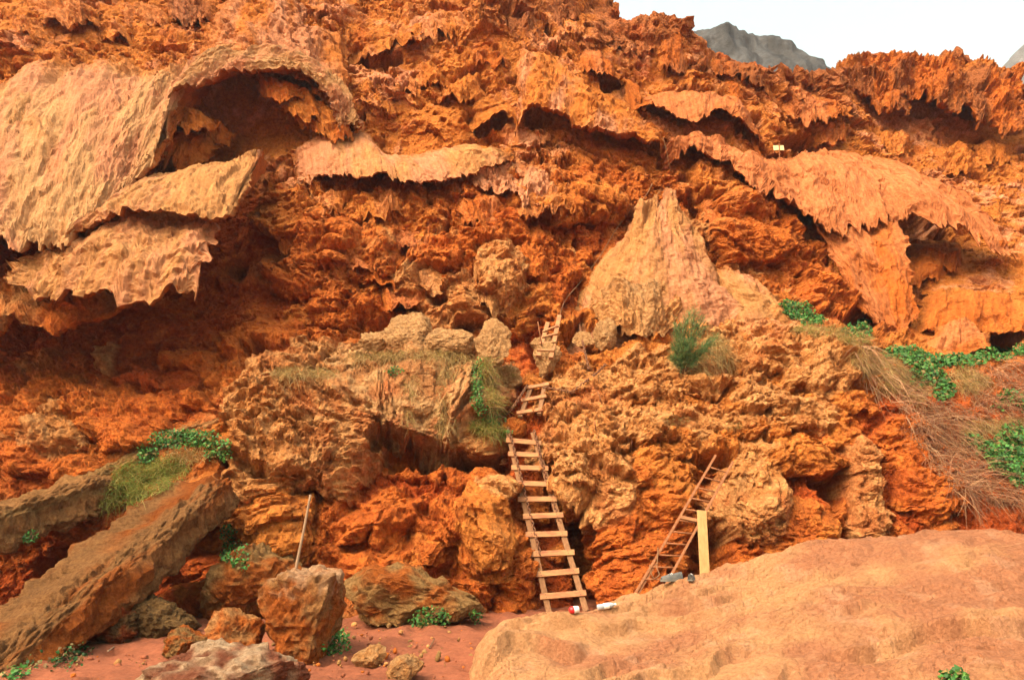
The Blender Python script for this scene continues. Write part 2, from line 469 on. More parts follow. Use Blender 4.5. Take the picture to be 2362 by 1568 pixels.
# lumps and blocks grown out of the face: column, row, width, height (picture units), how far they stand out (m), squareness, colour
KN = [
    # the overhanging block left of the long ladder and its crusts
    (735, 970, 390, 330, 1.1, 2.4, TAN * 0.85), (1020, 925, 330, 270, 1.35, 3.6, BLK), (890, 890, 330, 170, 1.2, 2.5, BLK), (620, 1000, 240, 150, 0.5, 1.5, OCH * 0.9), (790, 1060, 190, 190, 0.9, 1.5, TAN), (860, 880, 260, 150, 0.9, 2.0, BLK), (1110, 1000, 140, 130, 1.0, 1.5, TAN), (1150, 890, 90, 120, 0.5, 1.5, TAN),
    # right bank
    (1300, 1015, 120, 95, .35, 1.2, TAN), (1385, 1005, 130, 110, .45, 1.3, TAN), (1335, 1090, 100, 120, .42, 1.3, TAN), (1400, 1085, 100, 110, .45, 1.3, TAN), (1410, 1160, 130, 130, .5, 1.4, TAN), (1290, 960, 140, 60, .3, 1.2, TAN), (1370, 940, 150, 65, .3, 1.2, TAN), (1470, 990, 120, 90, .35, 1.2, TAN),
    (1545, 965, 130, 70, .35, 1.2, TAN), (1565, 1025, 110, 75, .3, 1.2, OCH), (1620, 995, 120, 60, .3, 1.2, TAN), (1680, 975, 140, 60, .3, 1.2, TAN), (1760, 935, 170, 70, .4, 1.3, TAN), (1850, 965, 140, 75, .35, 1.2, TAN), (1420, 895, 200, 90, .35, 1.3, TAN), (1500, 870, 190, 120, .4, 1.4, TAN),
    (1655, 1030, 110, 100, .45, 1.4, OCH), (1740, 1065, 150, 95, .4, 1.3, TAN), (1835, 1055, 190, 100, .5, 1.4, OCH), (1715, 1160, 210, 190, .8, 1.6, TAN), (1790, 1215, 160, 170, .6, 1.5, OCH), (1865, 1235, 100, 130, .5, 1.4, OCH), (1965, 1060, 95, 105, .5, 1.5, TAN), (1975, 1130, 100, 120, .5, 1.4, TAN), (1990, 1200, 110, 120, .5, 1.4, TAN),
    (1690, 1265, 130, 140, .5, 1.3, ORG), (1790, 1300, 130, 110, .4, 1.3, ORG), (1610, 880, 130, 90, .35, 1.3, TAN), (1880, 850, 200, 130, .5, 1.6, TAN), (1770, 830, 170, 110, .45, 1.5, TAN), (1960, 930, 140, 70, .3, 1.3, OCH), (1250, 1045, 80, 70, .3, 1.2, TAN), (1490, 1080, 120, 100, .35, 1.2, OCH),
    (1545, 1110, 100, 110, .35, 1.3, OCH), (2070, 1000, 130, 80, .3, 1.3, ORG), (1440, 1270, 190, 300, .55, 1.8, ORG), (1530, 1190, 130, 170, .4, 1.5, ORG), (1330, 890, 140, 80, .3, 1.3, TAN), (1640, 800, 160, 90, .35, 1.3, TAN), (2130, 1130, 170, 140, .35, 1.6, ORG), (2090, 1060, 120, 90, .3, 1.3, ORG), (1920, 1010, 110, 60, .3, 1.3, OCH),
    # lower left bank
    (945, 1080, 90, 80, .3, 1.1, ORG), (1003, 1088, 110, 90, .35, 1.1, ORG), (1065, 1095, 110, 100, .35, 1.1, ORG), (1115, 1098, 90, 90, .35, 1.1, ORG), (1150, 1125, 95, 75, .4, 1.2, TAN), (1030, 1200, 140, 100, .35, 1.3, ORG), (1115, 1240, 130, 230, .5, 1.6, OCH), (800, 1200, 170, 110, .4, 1.3, ORG),
    (900, 1180, 150, 100, .35, 1.3, ORG), (650, 1190, 170, 150, .5, 1.4, OCH), (600, 1100, 180, 140, .5, 1.4, TAN), (550, 1150, 130, 120, .4, 1.3, OCH), (640, 1295, 150, 140, .45, 1.4, OCH), (760, 1305, 130, 110, .35, 1.3, ORG), (840, 1315, 110, 100, .35, 1.3, ORG), (905, 1255, 100, 90, .3, 1.2, ORG),
    (725, 1240, 140, 100, .35, 1.2, ORG), (885, 1335, 110, 90, .3, 1.2, ORG), (1090, 1335, 130, 130, .3, 1.3, ORG), (1185, 1290, 90, 200, .4, 1.4, ORG), (1190, 1390, 110, 70, .25, 1.2, ORG),
    # rubble under the left overhang
    (60, 960, 150, 140, .45, 1.3, ORG * .9), (145, 1000, 160, 130, .45, 1.3, TAN * .8), (240, 950, 170, 140, .45, 1.3, ORG * .9), (305, 1010, 150, 100, .4, 1.3, ORG), (80, 1060, 140, 80, .35, 1.2, ORG), (360, 955, 140, 80, .35, 1.2, ORG), (20, 1015, 130, 100, .35, 1.2, TAN * .6), (258, 835, 60, 80, .3, 1.2, TAN),
    (445, 840, 140, 60, .3, 1.2, ORG), (600, 805, 180, 100, .45, 1.4, ORG), (520, 860, 140, 80, .3, 1.3, ORG), (175, 1080, 130, 60, .3, 1.2, ORG), (10, 900, 130, 90, .35, 1.3, RED), (125, 900, 120, 60, .3, 1.2, ORG), (335, 880, 130, 50, .3, 1.2, RED * 1.2), (435, 930, 130, 50, .3, 1.2, ORG), (650, 770, 120, 70, .35, 1.2, ORG), (720, 800, 150, 80, .4, 1.3, ORG),
    # hanging lumps of the middle wall
    (1150, 640, 110, 170, .6, 1.4, TAN), (1080, 700, 110, 130, .5, 1.3, TAN), (1240, 600, 100, 150, .5, 1.3, ORG), (1010, 590, 130, 110, .45, 1.3, ORG), (940, 660, 130, 100, .45, 1.3, TAN), (860, 600, 150, 120, .5, 1.3, ORG), (760, 560, 170, 130, .6, 1.4, ORG), (700, 640, 130, 150, .5, 1.3, ORG), (780, 710, 150, 110, .5, 1.3, ORG),
    (870, 720, 120, 90, .4, 1.2, ORG), (1190, 730, 100, 100, .4, 1.3, OCH), (1000, 730, 110, 80, .4, 1.2, TAN), (680, 510, 130, 110, .6, 1.5, OCH), (1120, 530, 130, 100, .4, 1.3, ORG), (1300, 480, 140, 90, .45, 1.4, OCH), (1220, 470, 130, 90, .45, 1.3, OCH), (960, 500, 160, 80, .35, 1.4, OCH), (820, 480, 180, 80, .35, 1.4, OCH), (1380, 480, 120, 90, .4, 1.3, OCH), (1290, 640, 90, 110, .4, 1.3, ORG),
    # right wall
    (1700, 480, 130, 110, .5, 1.3, ORG), (1760, 560, 150, 120, .55, 1.3, ORG), (1680, 560, 120, 130, .5, 1.3, ORG), (1840, 600, 140, 90, .45, 1.3, ORG), (1900, 670, 150, 110, .5, 1.4, ORG), (1640, 420, 130, 90, .4, 1.3, OCH),
]
_r = random.Random(5)
for _k in range(150):
    _x = _r.uniform(640, 1420); _y = _r.uniform(440, 770); _s = _r.uniform(28, 75)
    KN.append((_x, _y, _s * _r.uniform(0.8, 1.4), _s * _r.uniform(0.8, 1.4), _s * 0.0045, 1.2, (ORG, OCH, TAN, ORG)[_k % 4]))
for _k in range(170):
    _x = _r.uniform(480, 2150); _y = _r.uniform(860, 1340); _s = _r.uniform(25, 75)
    KN.append((_x, _y, _s * _r.uniform(0.9, 1.6), _s * _r.uniform(0.7, 1.1), _s * 0.0035, 1.2, (TAN, OCH, ORG)[_k % 3] if _y < 1120 and _x > 1200 else (ORG, OCH)[_k % 2]))

HOLES = [(2090, 510, 110, 90, 1.8), (1850, 500, 70, 45, .9), (1945, 495, 60, 60, .9), (1412, 187, 60, 45, .8), (1250, 65, 60, 35, .7), (820, 130, 60, 40, .6), (880, 140, 70, 40, .7), (1840, 332, 80, 40, 1.2), (1330, 782, 60, 60, 1.0), (1432, 758, 70, 60, .9),
         (2300, 780, 100, 60, 1.4), (612, 822, 70, 50, .7), (480, 1215, 90, 120, 1.0), (1030, 1068, 280, 50, 0.6), (530, 1070, 40, 60, .7), (908, 1010, 60, 70, 0.9), (1335, 1290, 60, 180, .9), (1360, 1390, 70, 90, .9), (20, 610, 140, 90, 1.2), (550, 620, 45, 35, .6), (2240, 235, 140, 60, 1.4), (2330, 250, 80, 60, 1.2), (2080, 215, 110, 45, .9),
         (1225, 272, 60, 45, .8), (1120, 278, 100, 45, .7), (430, 330, 70, 110, .9), (450, 30, 90, 60, .8), (390, 380, 60, 50, .6), (1180, 40, 60, 50, .6), (1080, 190, 90, 50, .5), (1000, 640, 60, 40, .5), (1100, 740, 90, 40, .7), (900, 770, 80, 40, .6), (1250, 800, 50, 50, .6), (1640, 1060, 70, 60, .6), (1900, 1120, 60, 80, .6),
         (1620, 1260, 70, 140, .6), (1740, 1310, 80, 60, .5), (870, 1020, 50, 60, .6), (720, 1330, 60, 50, .5), (2180, 560, 90, 50, 1.0), (1600, 470, 50, 60, .6), (1640, 690, 60, 90, .7), (1980, 730, 90, 50, .9), (2130, 730, 60, 40, .7), (1560, 250, 90, 40, .6), (1720, 300, 60, 40, .6), (1290, 1130, 40, 60, .5), (150, 1300, 120, 70, .8), (1380, 1230, 40, 120, .5)]
SKY = [(-400, -340), (1250, -300), (1380, -60), (1410, 8), (1445, 48), (1500, 45), (1530, 33), (1560, 45), (1585, 80), (1640, 118), (1700, 140), (1760, 162), (1830, 165),
       (1900, 182), (1935, 172), (1960, 150), (1995, 122), (2040, 116), (2075, 130), (2120, 140), (2200, 136), (2260, 148), (2320, 155), (2345, 180), (2375, 230), (2450, 250), (2800, 330)]


def cliff():
    cols_px = np.r_[np.linspace(-380, -40, 50)[:-1], np.arange(-40, 2405, 2.35), np.linspace(2410, 2780, 50)]
    nr = 660
    q = np.linspace(0, 1, nr)
    skyx = np.interp(cols_px, [p[0] for p in SKY], [p[1] for p in SKY])
    PX = np.broadcast_to(cols_px[None, :], (nr, len(cols_px)))
    PY = skyx[None, :] * (1 - q[:, None]) + 1610 * q[:, None]
    C = np.array([(c[0], c[1], c[2]) for c in CTRL], float)
    # smooth interpolation of the distances (multiquadric) on a coarse lattice
    c0 = 55.0
    D = np.hypot(C[:, None, 0] - C[None, :, 0], C[:, None, 1] - C[None, :, 1])
    A = np.sqrt(D * D + c0 * c0)
    W = np.linalg.solve(A + np.eye(len(C)) * -6.0, C[:, 2] - 15)
    gx = np.linspace(-400, 2800, 240); gy = np.linspace(-360, 1640, 160)
    GX, GY = np.meshgrid(gx, gy)
    d = np.sqrt((GX[..., None] - C[:, 0]) ** 2 + (GY[..., None] - C[:, 1]) ** 2 + c0 * c0)
    Yc = 15 + d @ W
    fields = [Yc]
    wt = 1.0 / (d ** 2 - c0 * c0 + 25.0 ** 2) ** 2
    wt /= wt.sum(-1, keepdims=True)
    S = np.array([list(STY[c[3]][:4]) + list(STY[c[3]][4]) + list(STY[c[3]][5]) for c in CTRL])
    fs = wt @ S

    def up(f, px, py):
        x = np.clip((px - gx[0]) / (gx[1] - gx[0]), 0, len(gx) - 1.001); y = np.clip((py - gy[0]) / (gy[1] - gy[0]), 0, len(gy) - 1.001)
        i = x.astype(int); j = y.astype(int); fx = (x - i).astype(F); fy = (y - j).astype(F)
        if f.ndim == 3:
            fx = fx[..., None]; fy = fy[..., None]
        return (f[j, i] * (1 - fx) + f[j, i + 1] * fx) * (1 - fy) + (f[j + 1, i] * (1 - fx) + f[j + 1, i + 1] * fx) * fy

    global wall_Y
    wall_Y = lambda x, y: float(up(Yc, np.array([float(x)]), np.array([float(y)]))[0])
    jx = fbm2(PX / 60, PY / 60, 3) * 22; jy = fbm2(PX / 60 + 9, PY / 60 + 40, 3) * 22
    Yv = up(Yc, PX, PY)
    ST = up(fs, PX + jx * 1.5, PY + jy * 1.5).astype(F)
    P = at(PX, PY, Yv)
    # the crest runs on behind the skyline
    back = np.linspace(0.12, 7, 22)
    top = P[0]
    B = np.stack([top + np.array([0, b, -0.10 * b]) for b in back[::-1]])
    P = np.concatenate([B, P]); ST = np.concatenate([np.repeat(ST[:1], 22, 0), ST])
    PXF = np.concatenate([np.repeat(PX[:1], 22, 0), PX]); PYF = np.concatenate([np.repeat(PY[:1], 22, 0), PY])
    Nn = grid_normals(P)
    Nn = np.where(Nn[..., 1:2] > 0, -Nn, Nn) if Nn[400, 500, 1] > 0 else Nn
    Nn = Nn * 0.6 + np.array([0, -0.5, 0.05]); Nn /= np.linalg.norm(Nn, axis=-1, keepdims=True)
    P = P.astype(F); Nn = Nn.astype(F)
    a = P[..., 0] + 0.25 * P[..., 1]; b = P[..., 2] + 0.55 * P[..., 1]
    wa = fbm2(a * 0.7, b * 0.7, 3) ; wb = fbm2(a * 0.7 + 50, b * 0.7, 3)
    a1 = a + 0.30 * wa; b1 = b + 0.30 * wb
    wf = fbm2(a * 3.1, b * 3.1, 3)
    a2 = a1 + 0.06 * wf; b2 = b1 + 0.06 * np.roll(wf, 37, 1)
    sh = np.zeros(a.shape, F)
    lean = 0.25
    for sc, amp, salt in ((1.5, 0.85, 3), (0.62, 0.48, 5), (0.27, 0.22, 11)):
        sh += amp * shingles((a2 + lean * b2) / sc, b2 / (sc * 1.25), salt)
    lu = np.zeros(a.shape, F)
    for sc, amp, salt in ((0.85, 0.55, 21), (0.38, 0.38, 23), (0.17, 0.2, 29)):
        f1, f2, idn = cells2(a2 / sc, b2 / (sc * 0.8), salt)
        r = _TAB[6][idn]
        lu += amp * (np.sqrt(np.maximum(1.0 - np.minimum(f1 / 0.9, 1) ** 2, 0)) * (0.35 + 0.9 * r) - 0.4)
    rg = fbm3(P, 0.9, 6, 0.52)
    rid = ridged2(a1 * 1.4, b1 * 1.1, 4)
    pit = np.zeros(a.shape, F)
    for sc, dep, salt, dn in ((0.9, 0.55, 41, 0.30), (0.42, 0.32, 43, 0.42), (0.2, 0.14, 47, 0.45)):
        f1, f2, idn = cells2(a2 / sc, b2 / (sc * 0.7), salt)
        rad = 0.12 + 0.24 * _TAB[5][idn]
        pit += dep * (_TAB[4][idn] < dn) * np.exp(-(f1 / rad) ** 4)
    # calm stretches of bare dusty rock between the broken ones
    calm = sstep(-0.35, 0.35, fbm2(a * 0.42 + 13, b * 0.42, 3))
    sh = sh * (0.15 + 0.85 * calm); pit = pit * (0.5 + 0.5 * calm)
    hk = np.zeros(a.shape, F); kc = ST[..., 4:7].copy(); km = np.zeros(a.shape, F)
    kx = PXF + np.concatenate([np.repeat(jx[:1], 22, 0), jx]) * 0.75; ky = PYF + np.concatenate([np.repeat(jy[:1], 22, 0), jy]) * 0.75
    jf = fbm2(PXF / 17.0, PYF / 17.0, 3) * 5.0; kx = kx + jf; ky = ky + np.roll(jf, 53, 1)
    for (x, y, w, hh, amp, pw, tc) in KN:
        c0_, c1_ = np.searchsorted(cols_px, (x - w * 0.5 - 60, x + w * 0.5 + 60))
        sl = slice(c0_, c1_)
        r2 = ((kx[:, sl] - x) / (w * 0.5)) ** 2 + ((ky[:, sl] - y) / (hh * 0.5)) ** 2
        v = (amp * np.sqrt(np.maximum(1 - r2 ** pw, 0))).astype(F)
        d_ = np.maximum(0.07 - np.abs(v - hk[:, sl]), 0) / 0.07
        w_ = sstep(-0.04, 0.05, v - hk[:, sl]) * (v > 0)
        kc[:, sl] = kc[:, sl] * (1 - w_[..., None]) + tc * w_[..., None]
        hk[:, sl] = np.where(v > 0, np.maximum(v, hk[:, sl]) + d_ * d_ * 0.017, hk[:, sl])
    km = sstep(0.02, 0.2, hk)
    hole = np.zeros(a.shape, F)
    for (x, y, w, hh, dep) in HOLES:
        c0_, c1_ = np.searchsorted(cols_px, (x - w * 0.5 - 60, x + w * 0.5 + 60))
        sl = slice(c0_, c1_)
        r2 = ((kx[:, sl] - x) / (w * 0.5)) ** 2 + ((ky[:, sl] - y) / (hh * 0.5)) ** 2
        hole[:, sl] = np.maximum(hole[:, sl], dep * np.exp(-(r2 * 0.9) ** 3))
    f1, f2, idn = cells2(a2 / 0.105 + 0.3 * wf, b2 / 0.095, 61)
    g1, g2, idn2 = cells2(a2 / 0.21 + 0.3 * wf, b2 / 0.17, 67)
    gran = 0.055 * (np.sqrt(np.maximum(1 - np.minimum(f1, 1) ** 2, 0)) * (0.3 + 0.9 * _TAB[6][idn]) - 0.5) + 0.085 * (np.sqrt(np.maximum(1 - np.minimum(g1, 1) ** 2, 0)) * (0.2 + 1.0 * _TAB[6][idn2]) - 0.5)
    fine = 0
    for fq, am in ((3.4, 0.13), (7.6, 0.085), (15.0, 0.05)):
        n_ = noise3(P[..., 0] * fq + 3.3 * fq, P[..., 1] * fq, P[..., 2] * fq)
        fine = fine + am * (np.abs(n_) - 0.25) * (1 - 1.6 * sstep(-0.2, 0.3, wb))          # puffs here, sharp arrises there
    fine = fine * (0.45 + 0.55 * sstep(-0.4, 0.3, wa))
    rough_k = sstep(-0.5, 0.4, wa)
    hk = hk * (1 + 0.35 * rg * 0.6) + sstep(0, .15, hk) * 0.10 * np.abs(fbm2(a2 * 2.3, b2 * 2.3, 4))
    up_zone = sstep(0.12, 0.4, ST[..., 0]); cz = 1 - up_zone * (1 - (0.22 + 0.78 * calm))
    gran = gran * cz; fine = fine * cz
    h = gran * (0.35 + 0.65 * rough_k) * (0.6 + 0.4 * ST[..., 3]) + fine + ST[..., 0] * sh * 1.15 + ST[..., 1] * lu * 1.2 + ST[..., 2] * (0.46 * rg + 0.09 * rid) - ST[..., 3] * pit
    h = (h + hk - hole).astype(F)
    P2 = P + Nn * h[..., None]
    droop = 0.9 * (ST[..., 0] * sh * 0.55 + ST[..., 1] * np.maximum(lu, 0) * 0.3) + 0.42 * hk
    P2[..., 2] -= droop
    # colour of the rock itself
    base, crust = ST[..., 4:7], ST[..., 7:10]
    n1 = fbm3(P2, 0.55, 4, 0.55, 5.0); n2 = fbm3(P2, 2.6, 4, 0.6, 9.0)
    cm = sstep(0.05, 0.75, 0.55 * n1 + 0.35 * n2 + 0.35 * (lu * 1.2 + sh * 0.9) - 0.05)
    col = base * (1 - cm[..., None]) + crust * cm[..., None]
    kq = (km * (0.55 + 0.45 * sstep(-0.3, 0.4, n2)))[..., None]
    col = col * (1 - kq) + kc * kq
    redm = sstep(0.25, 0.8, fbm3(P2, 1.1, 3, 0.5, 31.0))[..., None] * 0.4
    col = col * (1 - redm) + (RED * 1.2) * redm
    col = col * (1 + 0.16 * n2[..., None])
    rows, cols = P2.shape[:2]
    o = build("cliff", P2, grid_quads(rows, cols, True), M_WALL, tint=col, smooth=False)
    tag(o, "ochre and red tufa cliff face full of pits and lobes", "cliff", kind="structure")
    return o, P2, PXF, PYF


CLIFF, CLIFF_P, CLIFF_PX, CLIFF_PY = cliff()


def sheet(top, bot, tint=PNK, tint2=None, bulge=0.5, jag=0.3, thick=0.45, lip=0.06, seed=1, name="flowstone_curtain", cell=0.043,
          rough=0.10, stri=0.025, shing=0.0, lumps=0.0, fade=(0.25, 0.25), embed=0.35, mid=None, foot=0.0, flake=0.05, grit=0.55, fold=0.03, sub=0.025, tfade=None, mat=None, tooth=1.0, pitted=0.1, label=None, parent=True, power=0.85):
    """A drape of flowstone hung between a top line and a ragged lower lip; thick, with an underside."""
    polys = [top, bot] + ([mid] if mid else [])
    R, W = lines(polys, 200)
    H = float(np.linalg.norm(R[1] - R[0], axis=1).mean())
    nc = int(np.clip(W / cell, 24, 460)); nrw = int(np.clip(H / cell * 1.1, 14, 300))
    R, _ = lines(polys, nc)
    T, B = R[0], R[1]
    s = np.linspace(0, 1, nc); sm = (s * W).astype(F)
    so = seed * 13.7
    mod = sstep(-0.35, 0.45, noise2(sm * 0.9 + so, sm * 0 + seed + 21)); sw = sm + 0.30 * noise2(sm * 0.8 + so, sm * 0 + 31) + 0.08 * noise2(sm * 3.1 + so, sm * 0 + 33)
    j1 = noise2(sm * 1.1 + so, sm * 0 + seed); j2 = noise2(sm * 3.3 + so, sm * 0 + seed + 5); j3 = (1 - np.abs(noise2(sw * 2.6 * tooth + so, sm * 0 + 9)) * 2.2) * (0.4 + 0.9 * mod) + 0.7 * (1 - np.abs(noise2(sw * 6.3 * tooth + so, sm * 0 + 19)) * 2.2) * (1 - 0.7 * mod)
    j4 = noise2(sm * 21 + so, sm * 0 + 3.3)
    Lf = 1 - jag * (0.42 * j1 + 0.38 * j2 - 0.26 * j3 + 0.12 * j4 + 0.12)
    Lf = np.clip(Lf, 0.25, 1.5)
    t = np.linspace(0, 1, nrw) ** 0.95
    tt = t[:, None] * Lf[None, :]
    P = T[None] + (B - T)[None] * tt[..., None]
    if mid:
        P = P + (R[2] - 0.5 * (T + B))[None] * (4 * tt * (1 - tt))[..., None]
    Nn = grid_normals(P)
    flipn = Nn[..., 1].mean() > 0
    if flipn: Nn = -Nn
    tb = np.clip(tt, 0, 1.2)
    prof = np.sin(np.pi * np.clip(tb, 0, 1) ** power * 0.80) / 1.0
    bulge = bulge * 0.5; embed = embed * 0.6
    P = P + Nn * (bulge * prof)[..., None] + np.array([0, 0, 0.25]) * (bulge * prof)[..., None]
    a = np.broadcast_to(sm[None], tt.shape); b = -tt * H
    wv = fbm2(a * 0.8 + so, b * 0.8, 3)
    h = rough * fbm2(a * 1.1 + so, b * 0.7 + seed, 5, 0.5)
    h = h + 0.5 * stri * sstep(-0.3, 0.4, noise2(a * 0.8 + so + 4, b * 0.5)) * (fbm2((a + 0.12 * wv) * 7 + so, b * 0.75, 3, 0.6) + 0.6 * ridged2((a + 0.1 * wv) * 3.2 + so, b * 0.45, 2)) * sstep(0, 0.25, tt)
    h = h + (0.35 if mat else 0.15) * rough * ridged2((a + 0.3 * wv) * 3.3 + so, (b + 0.3 * wv) * 2.2, 3)
    h = h + fold * (ridged2((a + 0.25 * wv) * 0.9 + so, b * 0.22 + seed, 2) + 0.6 * noise2((a + 0.2 * wv) * 2.1 + so, b * 0.3)) * sstep(0, 0.3, tt)
    h = h + sub * (shingles((a + 0.3 * wv) / 0.9 + so, (b + 0.35 * wv) / 1.5, seed + 9, dens=0.55) + 0.55 * shingles((a + 0.2 * wv) / 0.35 + so, (b + 0.2 * wv) / 0.8, seed + 10, dens=0.5))
    if shing:
        h = h + shing * (shingles((a + 0.15 * wv) / 0.7, (b + 0.15 * wv) / 0.9, seed) + 0.5 * shingles((a + 0.15 * wv) / 0.3 + 7, (b + 0.1 * wv) / 0.35, seed + 1))
    if lumps:
        for sc, am in ((0.55, 1.0), (0.24, 0.5), (0.12, 0.28)):
            f1, f2, idn = cells2((a + 0.2 * wv) / sc + so, (b + 0.2 * wv) / sc, seed)
            h = h + lumps * am * (np.sqrt(np.maximum(1 - np.minimum(f1 / 0.9, 1) ** 2, 0)) * (0.4 + 0.8 * _TAB[6][idn]) - 0.4)
    if pitted:
        f1, f2, idn = cells2((a + 0.1 * wv) / 0.22 + so, (b + 0.1 * wv) / 0.13, seed + 3)
        h = h - 0.10 * pitted * (_TAB[4][idn] < 0.35) * sstep(-0.1, 0.5, wv + 0.2) * np.exp(-(f1 / (0.15 + 0.3 * _TAB[5][idn])) ** 4) * 1.6
    h = h + (1.0 if mat else 0.4) * (0.02 * noise2(a * 9 + so, b * 7) + 0.014 * noise2(a * 17 + so, b * 13))
    g1, g2, idn = cells2((a + 0.1 * wv) / 0.16 + so, (b + 0.1 * wv) / 0.16, seed + 30)
    h = h + (0.02 + 0.25 * rough if mat else 0.012) * sstep(-0.1, 0.5, fbm2(a * 0.9 + so + 5, b * 0.9, 3)) * (np.sqrt(np.maximum(1 - np.minimum(g1, 1) ** 2, 0)) * (0.2 + _TAB[6][idn]) - 0.4)
    fl_ = fbm2((a + 0.35 * wv) * 0.75 + so, (b + 0.35 * wv) * 0.5 + seed, 4, 0.55)
    h = h - flake * (sstep(0.10, 0.17, fl_) + 0.7 * sstep(0.34, 0.40, fl_) + 0.6 * sstep(-0.30, -0.36, fl_))       # plates fallen away in ragged patches
    P3 = P.astype(F)
    for fq, am in ((3.4, 0.13), (7.6, 0.085), (14.0, 0.05)):
        n_ = noise3(P3[..., 0] * fq + seed, P3[..., 1] * fq, P3[..., 2] * fq)
        h = h + am * grit * (np.abs(n_) - 0.25) * sstep(-0.45, 0.35, fbm2(a * 0.6 + so, b * 0.6 + 3, 3))
    edge_r = np.clip(sstep(0.7, 1.0, t)[:, None] * 0.8 + (1 - sstep(0.05, 0.4, tt)), 0, 1)       # broken towards the lip and the root
    n_ = noise3(P3[..., 0] * 4.4 + 9, P3[..., 1] * 4.4, P3[..., 2] * 4.4); n2_ = noise3(P3[..., 0] * 10 + 9, P3[..., 1] * 10, P3[..., 2] * 10)
    h = h - edge_r * (0.09 * np.abs(n_) + 0.05 * np.abs(n2_))
    Nn2 = grid_normals(P)
    if flipn: Nn2 = -Nn2
    P = P + Nn2 * h[..., None]
    # ragged side edges
    sdir = np.gradient(P, axis=1); sdir /= np.linalg.norm(sdir, axis=-1, keepdims=True) + 1e-9
    ew = (1 - sstep(0, 0.10, s)) - (1 - sstep(0, 0.10, 1 - s))
    P = P + sdir * (ew[None] * (0.22 * noise2(b * 2.3, b * 0 + so) + 0.12 * noise2(b * 6.1, b * 0 + so + 7)))[..., None]
    # melt into the wall at the top and, where asked, at the two ends
    ef = np.zeros(nc)
    if fade[0] > 0: ef = np.maximum(ef, 1 - sstep(0, fade[0], s))
    if fade[1] > 0: ef = np.maximum(ef, 1 - sstep(0, fade[1], 1 - s))
    et = 1 - sstep(0, 1, tt / (0.22 + 0.30 * np.clip(fbm2(a * 1.7 + so, b * 0.8 + 2, 3), -0.4, 0.9) + 0.05))
    if foot: et = np.maximum(et, foot * sstep(0.72, 1.0, tt))
    inn = np.maximum(et, ef[None] * 0.9) * embed
    P[..., 1] += inn; P[..., 2] -= inn * 0.3
    # ragged droop of the lip
    P[..., 2] -= 0.10 * jag * sstep(0.7, 1.0, t)[:, None] * (0.5 + 0.5 * j3)[None]
    th = (lip + (thick - lip) * (1 - t[:, None] ** 1.5)) * (1 + 0.25 * fbm2(a * 2 + so, b * 2 + 7, 3))
    th = th * (0.12 + 0.88 * sstep(0, 0.16, s) * sstep(0, 0.16, 1 - s))[None]
    Q = P + np.array([0, 1.0, 0.12]) * th[..., None]
    Q[..., 1] += 0.06 * fbm2(a * 5, b * 5 + so, 3)
    ri = np.unique(np.r_[np.arange(0, nrw, 3), nrw - 1])             # the hidden back needs fewer rows
    Q = Q[ri]; nr = nrw; nb = len(ri)
    V = np.concatenate([P.reshape(-1, 3), Q.reshape(-1, 3)])
    q1 = grid_quads(nr, nc, not flipn); q2 = grid_quads(nb, nc, flipn) + nr * nc
    k = np.arange(nc - 1); fb = (nr - 1) * nc; bb = nr * nc + (nb - 1) * nc
    rim = np.stack([fb + k, fb + k + 1, bb + k + 1, bb + k], -1)
    sds = []
    for col_ in (0, nc - 1):
        for m_ in range(nb - 1):
            fr = np.arange(ri[m_], ri[m_ + 1]) * nc + col_
            sds.append(np.stack([fr, fr + nc, np.full(len(fr), nr * nc + (m_ + 1) * nc + col_), np.full(len(fr), nr * nc + m_ * nc + col_)], -1))
    faces = np.concatenate([q1, q2, rim] + sds)
    t2 = tint * 0.85 + OCH * 0.15 if tint2 is None else tint2
    nz = fbm2(a * 0.8 + so, b * 0.35, 4, 0.55); ns = fbm2((a + 0.1 * wv) * 5 + so, b * 0.5, 3)
    mx = sstep(-0.35, 0.55, nz + 0.25 * ns)[..., None]
    cf = tint * (1 - mx) + t2 * mx
    cf = cf * (1 + 0.10 * ns[..., None])
    tf = OCH if tfade is None else tfade
    fm = np.clip(np.maximum(1 - sstep(0.0, 0.35, tt + 0.2 * nz), (ef[None] if max(fade) > 0.02 else 0) + 0.0 * tt) * 0.8 + 0.25 * sstep(0.3, 0.8, fbm2(a * 1.4 + 3, b * 1.4 + so, 4)), 0, 1)[..., None]
    cf = cf * (1 - fm) + tf * (1 + 0.12 * ns[..., None]) * fm
    cb = (np.broadcast_to(ORG * 0.95, cf.shape) * (1 + 0.15 * nz[..., None]))[ri]
    tintv = np.concatenate([cf.reshape(-1, 3), cb.reshape(-1, 3)])
    fl = np.stack([a, b, np.zeros_like(a) + seed], -1).reshape(-1, 3)
    if mat is None: tintv = tintv * 0.70
    o = build(name, V, faces, mat or M_FLOW, smooth=False, parent=CLIFF if parent else None, tint=tintv, flow=np.concatenate([fl, fl.reshape(nrw, nc, 3)[ri].reshape(-1, 3)]))
    if label: o["label"] = label
    return o


